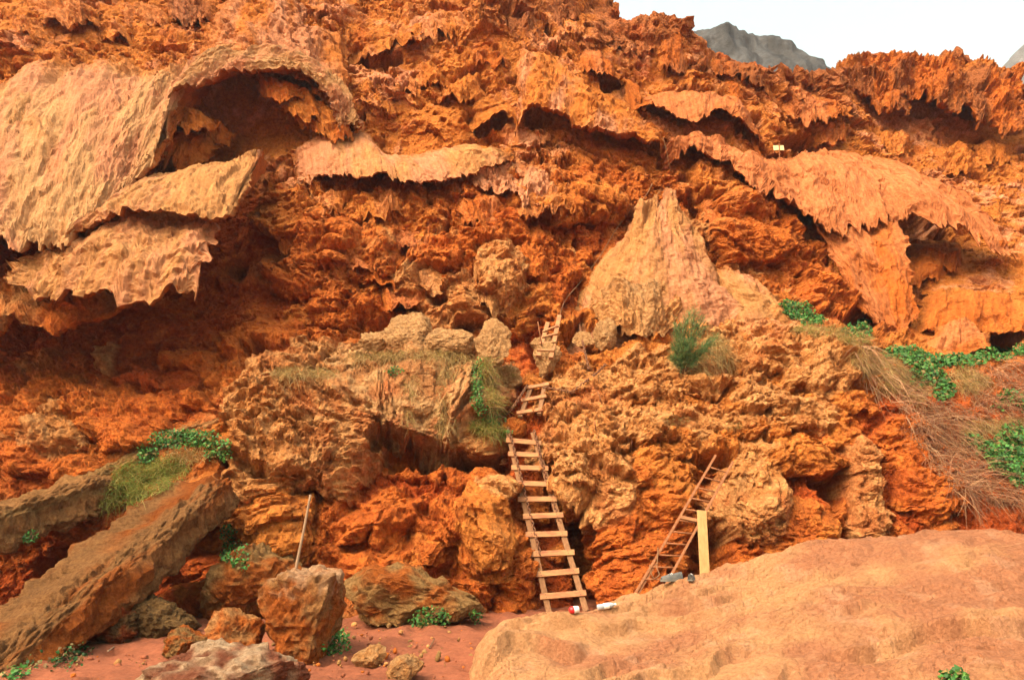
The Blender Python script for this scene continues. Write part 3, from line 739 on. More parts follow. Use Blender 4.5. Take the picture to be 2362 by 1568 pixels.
# ---- the great apron on the left, its arch and its tongues
sheet([(-260, 330, 14.9), (-120, 250, 15.2), (-20, 190, 15.6), (30, 140, 15.9), (70, 112, 16.1), (170, 103, 16.5), (270, 98, 16.8), (350, 112, 16.9), (420, 124, 17.0), (470, 115, 17.0), (510, 102, 17.1), (545, 97, 17.1), (600, 92, 17.3), (680, 108, 17.4), (750, 165, 17.4), (805, 240, 17.2), (830, 310, 17.1)],
      [(-700, 560, 12.3), (-500, 560, 12.3), (-330, 562, 12.4), (-200, 565, 12.4), (-120, 568, 12.5), (0, 575, 12.6), (100, 592, 12.6), (195, 538, 12.9), (290, 455, 13.6), (362, 392, 14.2), (390, 300, 14.8), (408, 228, 15.15), (470, 208, 15.4), (560, 172, 15.7), (690, 176, 16.0), (748, 226, 16.2), (768, 305, 16.4)],
      tint=YTN * 1.1, tint2=PNK * 0.95, bulge=0.55, jag=0.09, thick=1.2, lip=0.14, grit=0.12, sub=0.008, seed=2, rough=0.13, stri=0.05, fade=(0, 0), embed=0.5, cell=0.034, label="tan striated apron and arch draping the upper left")
sheet([(-60, 300, 14.4), (0, 250, 14.8), (60, 190, 15.3), (140, 165, 15.6)], [(-60, 345, 13.6), (0, 320, 13.9), (50, 305, 14.2), (125, 268, 14.7)],
      tint=YTN, tint2=TAN, bulge=0.25, jag=0.3, thick=0.3, seed=4, fade=(0, 0.4), shing=0.06)
sheet([(195, 528, 13.0), (290, 440, 13.7), (368, 390, 14.35), (430, 386, 14.7), (480, 374, 15.0), (540, 350, 15.3), (585, 338, 15.5), (604, 350, 15.5)],
      [(180, 548, 12.85), (235, 516, 12.75), (290, 495, 12.75), (340, 489, 12.8), (410, 491, 12.9), (480, 507, 13.0), (537, 497, 13.3), (598, 395, 14.7)],
      tint=TAN, tint2=PNK * 0.95, bulge=0.28, jag=0.06, thick=0.7, lip=0.16, grit=0.2, sub=0.015, seed=6, rough=0.10, fade=(0, 0), embed=0.15, label="broad tan shelf with a thick lip", tfade=TAN)
sheet([(60, 588, 13.1), (150, 552, 13.1), (250, 512, 13.0), (320, 490, 13.05), (400, 490, 13.15), (465, 503, 13.3), (514, 515, 13.5)],
      [(15, 652, 12.6), (70, 676, 12.4), (135, 697, 12.3), (230, 668, 12.25), (340, 694, 12.25), (398, 664, 12.35), (445, 680, 12.5)],
      tint=PNK * 1.0, tint2=TAN, bulge=0.18, jag=0.24, thick=0.8, lip=0.14, seed=8, rough=0.13, shing=0.10, fade=(0.0, 0), embed=0.15, label="pink hanging tongue with a ragged lower edge", tfade=PNK * 0.9)
sheet([(-200, 600, 14.0), (20, 620, 13.8), (120, 660, 13.6), (220, 680, 13.7), (320, 690, 13.9)],
      [(-200, 740, 13.0), (0, 762, 12.8), (80, 765, 12.8), (150, 760, 12.8), (230, 735, 13.0), (290, 705, 13.2)],
      tint=ORG, tint2=TAN * 0.8, bulge=0.25, jag=0.45, thick=0.9, lip=0.2, seed=10, shing=0.15, lumps=0.12, fade=(0, 0.2), mat=M_WALL)
sheet([(520, -70, 19.0), (590, -70, 19.0), (690, -60, 19.0), (780, -20, 19.0)], [(430, 170, 16.55), (560, 160, 16.15), (680, 165, 16.2), (800, 275, 16.6)],
      tint=PNK * 0.95, tint2=OCH * 1.05, bulge=0.25, jag=0.03, thick=0.5, seed=12, rough=0.22, shing=0.10, fade=(0.3, 0.25), pitted=0.9, foot=0.9)
for k, (x0, y0, x1, y1, yy) in enumerate(((600, 160, 650, 225, 16.6), (640, 180, 700, 270, 16.7), (680, 205, 740, 305, 16.8), (715, 230, 768, 318, 16.8), (400, 230, 440, 300, 16.0), (420, 270, 400, 385, 16.2), (440, 250, 480, 330, 16.8))):
    sheet([(x0 - 30, y0, yy), (x0 + 40, y0 + 5, yy), (x0 + 90, y0 + 40, yy)], [(x1 - 50, y1 - 20, yy - 0.5), (x1, y1, yy - 0.55), (x1 + 45, y1 - 5, yy - 0.4)],
          tint=ORG * 1.05, tint2=OCH, bulge=0.12, jag=0.5, thick=0.3, lip=0.04, seed=20 + k, shing=0.10, fade=(0.2, 0.2), tooth=1.6)
# ---- curtains of the middle wall
sheet([(685, 325, 17.2), (760, 298, 17.2), (835, 293, 17.5), (880, 330, 17.5), (930, 360, 17.6), (1000, 342, 17.5), (1080, 340, 17.5), (1160, 352, 17.4)],
      [(690, 435, 16.1), (740, 408, 15.8), (830, 408, 15.75), (872, 420, 15.7), (905, 428, 15.7), (1000, 422, 15.9), (1060, 408, 16.1), (1130, 395, 16.4), (1185, 365, 16.8)],
      tint=PNK * 1.05, tint2=TAN * 1.1, bulge=0.4, jag=0.16, thick=0.6, lip=0.12, grit=0.25, sub=0.015, seed=31, rough=0.10, fade=(0.03, 0.1), tooth=1.4, label="pale pink curtain across the middle of the wall")
sheet([(1195, 60, 18.8), (1250, 90, 18.8), (1330, 180, 18.7), (1400, 240, 18.7), (1470, 285, 18.5), (1535, 318, 18.4)],
      [(1200, 300, 17.0), (1225, 248, 16.9), (1275, 262, 16.9), (1340, 298, 17.0), (1400, 312, 17.1), (1470, 332, 17.3), (1520, 352, 17.6)],
      tint=OCH * 1.1, tint2=PNK, bulge=0.45, jag=0.12, thick=0.8, lip=0.25, seed=33, rough=0.14, shing=0.16, fade=(0.05, 0.05), label="pitted ridge running down to the right")
sheet([(1080, 270, 17.9), (1140, 240, 18.0), (1200, 225, 18.0)], [(1085, 300, 17.3), (1110, 282, 17.3), (1160, 255, 17.2), (1205, 300, 17.1)], tint=OCH, bulge=0.2, jag=0.3, thick=0.4, seed=35)
sheet([(990, 360, 17.6), (1100, 350, 17.5), (1240, 380, 17.4), (1320, 420, 17.4), (1380, 440, 17.4)], [(1010, 440, 16.5), (1120, 440, 16.4), (1220, 490, 16.3), (1300, 500, 16.4), (1370, 490, 16.8)],
      tint=PNK, tint2=OCH, bulge=0.25, jag=0.35, thick=0.5, seed=36, rough=0.2, shing=0.2, lumps=0.08, mat=M_WALL)
sheet([(780, 120, 18.6), (900, 60, 19.0), (1000, 30, 19.1), (1120, 0, 19.2)], [(775, 165, 18.0), (850, 130, 18.0), (950, 100, 18.1), (1060, 75, 18.2), (1150, 60, 18.3)], tint=OCH * 1.05, tint2=PNK, bulge=0.2, jag=0.5, thick=0.4, seed=37, rough=0.15, shing=0.14)
# ---- cone buttress at the head of the ladders
sheet([(1496, 415, 17.6), (1510, 398, 17.4), (1528, 392, 17.4), (1545, 402, 17.5), (1562, 430, 17.6)], [(1200, 745, 16.1), (1310, 825, 15.0), (1480, 870, 14.45), (1650, 845, 14.45), (1810, 775, 15.1)],
      mid=[(1395, 590, 16.7), (1435, 585, 16.15), (1505, 580, 15.85), (1580, 580, 15.95), (1640, 595, 16.5)],
      tint=TAN, tint2=PNK * 0.95, bulge=0.1, jag=0.0, thick=0.8, lip=0.6, seed=41, rough=0.14, stri=0.02, shing=0.03, fade=(0.10, 0.10), embed=0.7, pitted=0.3, foot=0.8, fold=0.03, sub=0.02, flake=0.03, grit=0.3, tfade=TAN, label="tan cone buttress")
sheet([(1630, 600, 17.0), (1655, 592, 16.8), (1700, 625, 16.8)], [(1690, 795, 15.0), (1780, 785, 14.9), (1870, 745, 15.4)], tint=TAN, tint2=PNK, bulge=0.3, jag=0.0, thick=0.5, lip=0.4, seed=43, fade=(0.15, 0.15), embed=0.5, foot=0.7)
sheet([(1370, 690, 15.7), (1420, 640, 15.8), (1500, 625, 15.7), (1560, 660, 15.6)], [(1370, 735, 14.9), (1420, 755, 14.7), (1490, 775, 14.6), (1570, 740, 14.9)], tint=TAN * 0.95, tint2=YTN * .8, bulge=0.2, jag=0.2, thick=0.5, lip=0.25, seed=44, shing=0.12, lumps=0.05, rough=0.2, fade=(0.25, 0.35), mat=M_WALL, tfade=TAN)
# ---- right hand apron and tongues
SAL = np.array((0.52, 0.185, 0.066))
sheet([(1535, 325, 18.0), (1610, 303, 18.3), (1680, 322, 18.5), (1755, 350, 18.9), (1800, 352, 19.1), (1850, 333, 19.5), (1900, 326, 19.7), (1945, 330, 19.8), (1985, 343, 19.9), (2030, 358, 20.0)],
      [(1538, 362, 17.5), (1600, 335, 17.3), (1690, 374, 17.2), (1775, 436, 17.2), (1862, 492, 17.2), (1948, 532, 17.3), (2040, 502, 17.5), (2125, 490, 17.7), (2235, 520, 17.9), (2335, 582, 18.3)],
      mid=[(1535, 335, 17.7), (1605, 313, 17.7), (1690, 340, 17.8), (1775, 388, 17.9), (1840, 415, 18.0), (1910, 420, 18.2), (1985, 408, 18.4), (2050, 400, 18.6), (2130, 410, 18.8), (2210, 445, 19.1)],
      tint=SAL, tint2=SAL * 1.12 + 0.01, bulge=0.05, jag=0.34, thick=0.5, lip=0.05, grit=0.15, sub=0.02, seed=51, rough=0.14, stri=0.022, flake=0.07, fade=(0.02, 0.0), embed=0.4, label="long striated apron on the right wall", pitted=0.08, tooth=1.5, tfade=SAL)
sheet([(1850, 445, 18.0), (1915, 470, 17.85), (1990, 480, 17.85), (2055, 470, 18.0)], [(1962, 692, 16.8), (2018, 742, 16.4), (2072, 772, 16.3), (2118, 730, 16.5)],
      tint=SAL, tint2=ORG * 1.1, bulge=0.2, jag=0.10, thick=0.5, lip=0.09, grit=0.15, sub=0.015, seed=53, rough=0.11, stri=0.022, flake=0.06, fade=(0.0, 0.0), label="long tongue pointing down at the vines", tooth=1.6, tfade=SAL)
sheet([(1465, 222, 19.3), (1550, 202, 19.4), (1640, 203, 19.5), (1700, 228, 19.6), (1752, 318, 19.6)], [(1488, 238, 18.2), (1530, 258, 18.0), (1575, 272, 18.0), (1622, 276, 18.0), (1665, 248, 18.1), (1705, 272, 18.4), (1750, 330, 18.9)],
      tint=SAL * 1.03, tint2=ORG * 1.1, bulge=0.25, jag=0.22, thick=0.35, lip=0.06, grit=0.2, sub=0.015, seed=55, fade=(0.05, 0.05), tooth=1.5, label="scalloped pink curtain on the upper right wall")
sheet([(1700, 260, 19.6), (1740, 300, 19.5)], [(1745, 360, 18.8), (1768, 385, 18.7)], tint=ORG * 1.1, bulge=0.1, jag=0.3, thick=0.3, seed=56)
sheet([(1320, 95, 19.2), (1370, 100, 19.2), (1420, 150, 19.1)], [(1335, 160, 18.4), (1385, 170, 18.3), (1430, 175, 18.5)], tint=SAL, tint2=ORG, bulge=0.2, jag=0.35, thick=0.35, seed=57, tooth=1.5)
sheet([(1420, 150, 19.2), (1470, 200, 19.2)], [(1455, 235, 18.4), (1490, 245, 18.5)], tint=ORG, bulge=0.1, jag=0.3, thick=0.3, seed=58)
sheet([(1370, 60, 19.9), (1430, 90, 19.8), (1480, 110, 19.8)], [(1385, 95, 19.2), (1430, 120, 19.0), (1475, 128, 19.0)], tint=CRG, bulge=0.15, jag=0.5, thick=0.4, seed=59, shing=0.1)
sheet([(1520, 70, 19.9), (1555, 40, 20.0), (1590, 75, 20.0)], [(1515, 150, 19.2), (1560, 165, 19.1), (1590, 160, 19.2)], tint=CRG, tint2=ORG, bulge=0.25, jag=0.4, thick=0.6, seed=60, shing=0.15)
sheet([(1590, 100, 20.3), (1650, 128, 20.4), (1720, 148, 20.6), (1790, 170, 20.9)], [(1600, 130, 19.9), (1650, 165, 19.8), (1720, 185, 20.0), (1790, 210, 20.4)], tint=CRG, tint2=ORG, bulge=0.2, jag=0.6, thick=0.5, seed=61, shing=0.15)
sheet([(1770, 205, 21.2), (1840, 195, 21.3), (1900, 215, 21.5), (1960, 240, 21.7)], [(1790, 240, 20.5), (1850, 290, 20.2), (1910, 275, 20.3), (1965, 265, 20.6)], tint=ORG * 1.0, tint2=SAL, bulge=0.2, jag=0.45, thick=0.4, seed=62, shing=0.14)
sheet([(1940, 165, 23.6), (2000, 125, 23.8), (2060, 125, 23.9), (2130, 142, 24.0), (2230, 142, 24.0), (2340, 165, 23.8)],
      [(1945, 215, 22.8), (2000, 235, 22.3), (2060, 245, 22.1), (2120, 225, 22.2), (2200, 262, 21.9), (2270, 275, 21.8), (2350, 300, 21.8)],
      tint=CRG, tint2=ORG, bulge=0.4, jag=0.40, thick=0.8, lip=0.1, seed=63, shing=0.45, rough=0.3, stri=0, tooth=0.6, grit=1.3, mat=M_WALL, fade=(0.05, 0.0), cell=0.045, label="dark jagged crag under the skyline")
sheet([(2010, 160, 23.4), (2070, 170, 23.3), (2110, 180, 23.3)], [(2030, 240, 22.0), (2075, 262, 21.8), (2105, 240, 21.9)], tint=ORG, tint2=CRG, bulge=0.2, jag=0.3, thick=0.4, seed=64, shing=0.1)
sheet([(2090, 540, 20.0), (2160, 545, 19.9), (2230, 560, 19.9)], [(2110, 610, 18.9), (2160, 610, 18.7), (2230, 625, 18.8)], tint=ORG, bulge=0.2, jag=0.5, thick=0.4, seed=65, shing=0.1)
sheet([(2050, 590, 19.2), (2130, 580, 19.2), (2180, 600, 19.2)], [(2080, 650, 18.3), (2130, 645, 18.2), (2175, 660, 18.3)], tint=ORG * .95, bulge=0.2, jag=0.5, thick=0.4, seed=66, shing=0.1)
sheet([(2150, 660, 18.0), (2210, 645, 18.0), (2290, 665, 18.0), (2420, 720, 18.0)], [(2100, 775, 16.7), (2200, 765, 16.6), (2290, 768, 16.5), (2420, 790, 16.5)], tint=ORG * 1.1, tint2=OCH, bulge=0.4, jag=0.05, thick=0.7, lip=0.2, seed=67, fade=(0.15, 0))
sheet([(2195, 728, 16.9), (2225, 722, 16.9)], [(2130, 815, 15.9), (2215, 825, 15.8), (2295, 795, 15.9)], tint=SAL * 1.05, tint2=ORG * 1.1, bulge=0.25, jag=0.05, thick=0.5, lip=0.3, seed=68, fade=(0.15, 0.1), name="fallen_slab_face")
for k, (x, y, w, hh, yy, tn) in enumerate(((1830, 590, 80, 60, 18.0, ORG), (1800, 640, 70, 60, 17.6, ORG), (1890, 640, 90, 70, 17.6, ORG), (1950, 600, 60, 60, 17.7, OCH), (1650, 500, 80, 60, 17.6, ORG), (1740, 560, 90, 60, 17.5, ORG),
                                        (1640, 400, 90, 50, 18.0, OCH), (1760, 480, 80, 60, 17.9, ORG), (2060, 330, 90, 40, 22.0, OCH), (2200, 370, 100, 60, 22.0, OCH), (2300, 350, 90, 50, 22.3, OCH), (2180, 470, 90, 50, 21.0, OCH), (2320, 470, 100, 60, 21.0, OCH),
                                        (1920, 310, 70, 40, 21.0, ORG), (1690, 210, 80, 50, 20.3, ORG), (1600, 150, 80, 50, 20.0, CRG), (1480, 100, 80, 50, 19.9, CRG), (1200, 60, 110, 70, 19.0, CRG), (1130, 130, 100, 60, 18.4, ORG), (980, 180, 120, 60, 18.2, OCH), (1060, 210, 110, 60, 18.0, OCH),
                                        (880, 190, 100, 60, 18.1, OCH), (820, 70, 120, 60, 18.8, OCH), (1290, 20, 110, 70, 19.4, CRG), (960, 60, 110, 50, 18.9, OCH), (330, 40, 140, 60, 17.8, OCH), (150, 30, 150, 60, 17.1, OCH), (60, 80, 120, 50, 16.6, OCH), (440, 20, 120, 70, 18.0, CRG), (250, 75, 100, 40, 17.4, OCH),
                                        (950, 560, 120, 70, 16.2, ORG), (1110, 500, 120, 70, 16.4, ORG), (1240, 470, 120, 60, 16.6, OCH), (820, 590, 130, 70, 15.9, ORG), (1160, 600, 110, 80, 15.8, TAN), (1010, 660, 110, 60, 15.8, TAN), (700, 560, 110, 70, 15.9, ORG), (1230, 590, 80, 90, 16.2, ORG), (880, 640, 100, 60, 15.9, ORG),
                                        (1120, 690, 100, 60, 15.4, TAN), (930, 690, 110, 60, 15.7, ORG), (720, 490, 140, 60, 16.1, OCH), (860, 480, 140, 50, 16.3, OCH))):
    sheet([(x - w * 0.55, y - hh * 0.4, yy + 0.3), (x, y - hh * 0.6, yy + 0.35), (x + w * 0.5, y - hh * 0.35, yy + 0.3)], [(x - w * 0.5, y + hh * 0.3, yy - 0.35), (x + w * 0.05, y + hh * 0.5, yy - 0.5), (x + w * 0.5, y + hh * 0.35, yy - 0.35)],
          stri=0.01, grit=1.0, tint=tn, tint2=(tn + SAL) / 2 if x > 1400 else (tn * 2 + PNK) / 3, bulge=0.22, jag=0.55, thick=0.5, lip=0.08, seed=100 + k, shing=0.18, rough=0.16, lumps=0.10 if y > 420 and x < 1400 else 0.0, mat=M_WALL, name="tufa_lobe")
# ------------------------------------------------------------------ sand
def ground():
    def axis(lo, a, b, hi, step):
        core = np.arange(a, b, step)
        l = a - np.geomspace(step * 2, a - lo, 36)[::-1]; r = b + np.geomspace(step * 2, hi - b, 36)
        return np.r_[l, core, r]
    xs = axis(-1500, -6.5, 2, 1500, 0.035); ys = axis(-1200, 6.3, 12, 1800, 0.04)
    X, Y = np.meshgrid(xs, ys)
    near = np.exp(-((X / 25) ** 2 + ((Y - 8) / 25) ** 2))
    Z = near * (0.05 * fbm2(X * 0.8, Y * 0.8, 4) + 0.022 * fbm2(X * 4, Y * 4, 4))
    Z += near * 0.05 * sstep(-1, -4, X) * sstep(7, 9, Y) 
    f1, f2, idn = cells2(X * 3.2, Y * 3.2, 5)
    Z -= near * 0.07 * (_TAB[4][idn] < 0.35) * np.exp(-(f1 / 0.3) ** 2)
    P = np.stack([X, Y, Z], -1)
    n = fbm2(X * 0.9, Y * 0.9, 4); n2 = fbm2(X * 6, Y * 6, 3)
    col = SND[None, None] * (1 + 0.12 * n[..., None] + 0.10 * n2[..., None])
    o = build("ground", P, grid_quads(len(ys), len(xs)), M_SAND, tint=col)
    tag(o, "bare reddish sand at the foot of the cliff", "ground", kind="structure")


ground()


# ------------------------------------------------------------------ boulders and slabs
_ico = {}


def ico(sub):
    if sub not in _ico:
        import bmesh
        bm = bmesh.new(); bmesh.ops.create_icosphere(bm, subdivisions=sub, radius=1.0)
        V = np.array([v.co[:] for v in bm.verts], F); Fc = np.array([[v.index for v in f.verts] for f in bm.faces], np.int32)
        bm.free(); _ico[sub] = (V, Fc)
    return _ico[sub]


def boulder(name, c, size, seed, tint=ORG, tint2=TAN, rot=(0, 0, 0), rough=0.16, lumps=0.10, cuts=8, sub=5, mat=None, boxy=0.0, cmin=0.5, label=None, cat="rock", parent=None, group=None, topc=None, bottom=None):
    V, Fc = ico(sub)
    D = V.copy()
    rs = np.random.RandomState(seed)
    if boxy:
        m = np.abs(D).max(1, keepdims=True)
        D = D * (1 - boxy) + D / m * boxy
    for k in range(cuts):
        n = rs.normal(size=3); n /= np.linalg.norm(n); dd = rs.uniform(cmin, 0.9)
        s = np.maximum(D @ n - dd, 0)
        D = D - s[:, None] * n[None].astype(F) * 0.9
    off = seed * 7.31
    Q = D * np.asarray(size, F)
    rad = float(np.mean(size))
    dirs = D / (np.linalg.norm(D, axis=1, keepdims=True) + 1e-6)
    h = rough * rad * fbm3(Q, 1.3 / rad, 6, 0.52, off)
    n = 1 - np.abs(noise3(Q[:, 0] * 2.2 / rad + off, Q[:, 1] * 2.2 / rad, Q[:, 2] * 2.2 / rad)) * 1.8
    h += 0.35 * rough * rad * n
    if lumps:
        for sc, am in ((0.5 * rad, 1.0), (0.22 * rad, 0.5)):
            A = np.abs(noise3(Q[:, 0] / sc + off, Q[:, 1] / sc, Q[:, 2] / sc + off))
            h += lumps * rad * am * (A ** 0.6 - 0.45)
    h += 0.12 * rad * np.abs(noise3(Q[:, 0] * 4 / rad + off, Q[:, 1] * 4 / rad, Q[:, 2] * 4 / rad)) + 0.08 * rad * np.abs(noise3(Q[:, 0] * 8.5 / rad + off, Q[:, 1] * 8.5 / rad, Q[:, 2] * 8.5 / rad)) + 0.035 * rad * noise3(Q[:, 0] * 15 / rad, Q[:, 1] * 15 / rad, Q[:, 2] * 15 / rad + off)
    Q = Q + dirs * h[:, None]
    R = np.array(Matrix.Rotation(rot[2], 3, 'Z') @ Matrix.Rotation(rot[1], 3, 'Y') @ Matrix.Rotation(rot[0], 3, 'X'), F)
    Q = Q @ R.T
    nz = fbm3(Q, 1.6 / rad, 4, 0.55, off + 3); up = (dirs @ R.T)[:, 2]
    mx = sstep(-0.2, 0.55, nz + 0.25 * up)[:, None]
    col = tint * (1 - mx) + tint2 * mx
    if topc is not None:
        tm = sstep(0.45, 0.8, up + 0.3 * fbm3(Q, 3.0 / rad, 3, 0.6, off))[:, None]
        col = col * (1 - tm) + topc * tm
    col = col * (1 + 0.15 * fbm3(Q, 5 / rad, 3, 0.6, off + 8))[:, None]
    c = np.asarray(c, float)
    if bottom is not None:
        c = c + np.array([0, 0, bottom - (Q[:, 2].min() + c[2])])
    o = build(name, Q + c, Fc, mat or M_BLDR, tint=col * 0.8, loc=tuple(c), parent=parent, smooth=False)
    if parent is None:
        tag(o, label, cat, group)
    elif label:
        o["label"] = label
    return o


def crackle_material():
    """Smooth boulder rock with a skin of short curved cracks."""
    m = rock_material("smooth_boulder", 2.4, 0.4, var=0.4, voro=0.2)
    nt = m.node_tree
    b = [n for n in nt.nodes if n.type == 'BSDF_PRINCIPLED'][0]; old = [n for n in nt.nodes if n.type == 'BUMP'][0]
    co = N(nt, "ShaderNodeTexCoord").outputs["Object"]
    wn_ = N(nt, "ShaderNodeTexNoise"); wn_.inputs["Scale"].default_value = 3.0; wn_.inputs["Detail"].default_value = 3
    nt.links.new(co, wn_.inputs["Vector"])
    ad = N(nt, "ShaderNodeVectorMath", operation='MULTIPLY_ADD'); nt.links.new(wn_.outputs["Color"], ad.inputs[0]); ad.inputs[1].default_value = (0.12,) * 3; nt.links.new(co, ad.inputs[2])
    mp = N(nt, "ShaderNodeMapping"); mp.inputs["Rotation"].default_value = (0, 0, 0.25); mp.inputs["Scale"].default_value = (13, 19, 13)
    nt.links.new(ad.outputs[0], mp.inputs[0])
    vo = N(nt, "ShaderNodeTexVoronoi"); vo.feature = 'DISTANCE_TO_EDGE'; vo.inputs["Scale"].default_value = 1.0
    nt.links.new(mp.outputs[0], vo.inputs["Vector"])
    r = ramp(nt, vo.outputs["Distance"], 0.0, 0.07)
    bp = N(nt, "ShaderNodeBump"); bp.inputs["Distance"].default_value = 0.008; bp.inputs["Strength"].default_value = 0.3
    nt.links.new(r, bp.inputs["Height"]); nt.links.new(old.outputs[0], bp.inputs["Normal"]); nt.links.new(bp.outputs[0], b.inputs["Normal"])
    return m


def foreground_boulder():
    # crest and surface points of the big boulder (picture column, row, distance)
    pts = [(1085, 1500, 7.45), (1110, 1445, 7.9), (1200, 1442, 8.0), (1300, 1434, 8.1), (1200, 1425, 8.7), (1290, 1412, 9.0), (1345, 1396, 9.35), (1420, 1370, 9.55), (1500, 1352, 9.65), (1560, 1338, 9.7), (1640, 1316, 9.75), (1720, 1290, 9.75),
           (1820, 1265, 9.7), (1950, 1240, 9.6), (2060, 1222, 9.5), (2200, 1212, 9.4), (2361, 1222, 9.3), (2600, 1250, 9.2),
           (1100, 1560, 7.1), (1180, 1500, 7.5), (1190, 1560, 7.1), (1320, 1480, 7.75), (1420, 1420, 8.6), (1600, 1390, 8.7), (1800, 1350, 8.6), (2000, 1320, 8.4), (2200, 1310, 8.2), (2450, 1320, 8.1),
           (1230, 1620, 6.7), (1360, 1540, 7.2), (1500, 1490, 7.4), (1700, 1460, 7.4), (1900, 1440, 7.2), (2100, 1430, 7.0), (2361, 1430, 6.8),
           (1250, 1700, 6.1), (1450, 1620, 6.5), (1700, 1590, 6.4), (2000, 1570, 6.1), (2361, 1570, 5.8), (1500, 1800, 5.7), (1900, 1750, 5.3), (2361, 1750, 4.9), (2700, 1500, 6.2), (2750, 1700, 5)]
    W3 = np.array([at(*p) for p in pts])
    c0 = 0.35
    D = np.hypot(W3[:, None, 0] - W3[None, :, 0], W3[:, None, 1] - W3[None, :, 1])
    wz = np.linalg.solve(np.sqrt(D * D + c0 * c0) - 0.02 * np.eye(len(pts)), W3[:, 2])
    xs = np.r_[np.linspace(-1.1, 5.2, 380), np.linspace(5.25, 8.6, 60)]; ys = np.r_[np.linspace(3.6, 5.6, 60)[:-1], np.linspace(5.6, 10.9, 300)]
    X, Y = np.meshgrid(xs, ys)
    Z = np.zeros_like(X)
    for i in range(len(pts)):
        Z += wz[i] * np.sqrt((X - W3[i, 0]) ** 2 + (Y - W3[i, 1]) ** 2 + c0 * c0)
    # plan outline
    edge = [at(*p)[:2] for p in [(1068, 1510, 7.75), (1090, 1440, 8.45), (1190, 1420, 8.95), (1280, 1410, 9.25), (1330, 1396, 9.6), (1400, 1370, 9.85), (1560, 1338, 9.95), (1720, 1290, 10.0), (1950, 1240, 9.85), (2200, 1212, 9.65), (2361, 1222, 9.55), (2900, 1250, 9.3)]]
    edge += [np.array((8.3, 8.5)), np.array((8.4, 4.6)), np.array((1.6, 4.0)), np.array((0.5, 4.8)), at(1200, 1700, 6.2)[:2], at(1080, 1568, 7.05)[:2]]
    E = np.array(edge)
    wob = 0.10 * fbm2(X * 1.7, Y * 1.7, 4)
    dist = np.full(X.shape, 9.0); inside = np.zeros(X.shape, bool)
    for i in range(len(E)):
        p, q = E[i], E[(i + 1) % len(E)]
        dx, dy = q - p
        t = np.clip(((X - p[0]) * dx + (Y - p[1]) * dy) / (dx * dx + dy * dy), 0, 1)
        dist = np.minimum(dist, np.hypot(X - p[0] - t * dx, Y - p[1] - t * dy))
        c = ((p[1] > Y) != (q[1] > Y)) & (X < (q[0] - p[0]) * (Y - p[1]) / (q[1] - p[1] + 1e-12) + p[0])
        inside ^= c
    sdv = np.where(inside, dist, -dist) + wob
    r = np.clip((sdv + 0.02) / 0.42, 0, 1)
    rd = np.sqrt(1 - (1 - r) ** 2)
    base = -0.35
    h = 0.10 * fbm2(X * 0.55 + 0.2 * Y, Y * 1.2 - 0.3 * X, 5, 0.42) + 0.018 * ridged2(X * 1.2 + 0.5 * Y, Y * 3.5 - 0.8 * X, 3)
    # stepped ledges slanting across the top
    ld = (Y * 1.3 - X * 0.5 + 0.55 * fbm2(X * 0.45, Y * 0.45, 3) + 0.06 * fbm2(X * 3, Y * 3, 3)) * 1.5
    st = 1 - (ld - np.floor(ld))
    h += 0.17 * (0.25 + 0.75 * sstep(3.0, 0.6, X)) * sstep(0.25, 0.6, 0.5 + 0.6 * noise2(X * 0.7, Y * 0.7)) * (np.where(st < 0.86, st / 0.86, (1 - st) / 0.14) - 0.5)
    dl = Y - (6.75 + 0.22 * fbm2(X * 1.3, X * 0 + 4, 3))
    h -= 0.16 * (1 - sstep(-0.02, 0.03, dl)) * np.exp(-np.maximum(-dl, 0) / 0.45) * sstep(2.4, 3.0, X)
    dl = Y - (8.15 - 0.1 * X + 0.25 * fbm2(X * 1.1, X * 0 + 9, 3))
    h -= 0.09 * (1 - sstep(-0.02, 0.04, dl)) * np.exp(-np.maximum(-dl, 0) / 0.5) * sstep(2.2, 1.2, X)
    f1, f2, idn = cells2(X * 7 + 0.4 * wob * 10, Y * 10 - X * 3, 17)
    crk = sstep(0.16, 0.0, f2 - f1)
    h -= 0.022 * crk * sstep(-0.2, 0.4, fbm2(X * 0.8 + 4, Y * 0.8, 3) + 0.2)
    f1, f2, idn = cells2(X * 1.6, Y * 2.4, 19)
    h -= 0.10 * (_TAB[4][idn] < 0.03) * np.exp(-(f1 / 0.10) ** 4)
    for fq, am in ((2.2, 0.05), (5.0, 0.032), (11.0, 0.018)):
        h -= am * (np.abs(noise2((X + 0.1 * wob) * fq * 0.8 + 3, Y * fq * 1.25 - X * 0.3 * fq)) - 0.25) * (0.35 + 0.65 * sstep(-0.3, 0.4, fbm2(X * 0.6 + 7, Y * 0.6, 3)))
    Z = base + (np.maximum(Z, 0.05) + h - base) * rd
    P = np.stack([X, Y, Z], -1)
    # bulge the flank outward a little below the brow
    n = fbm2(X * 0.9, Y * 0.9, 4, 0.55, 3.0); n2 = fbm2(X * 5, Y * 5, 3)
    a = np.array((0.33, 0.172, 0.080)); bcol = np.array((0.26, 0.110, 0.055)); pk = np.array((0.37, 0.21, 0.125))
    mx = sstep(-0.5, 0.5, n + (X - 2.4) * 0.25)[..., None]
    col = a * (1 - mx) + bcol * mx
    pm = sstep(0.35, 0.75, fbm2(X * 2.1 + 8, Y * 2.1, 4, 0.6))[..., None] * 0.35
    col = col * (1 - pm) + pk * pm
    col = col * (1 + 0.12 * n2[..., None])
    o = build("large_boulder", P, grid_quads(len(ys), len(xs)), crackle_material(), tint=col, smooth=False)
    tag(o, "huge smooth orange-tan boulder filling the lower right corner", "boulder")
    return X, Y, Z


FBX, FBY, FBZ = foreground_boulder()


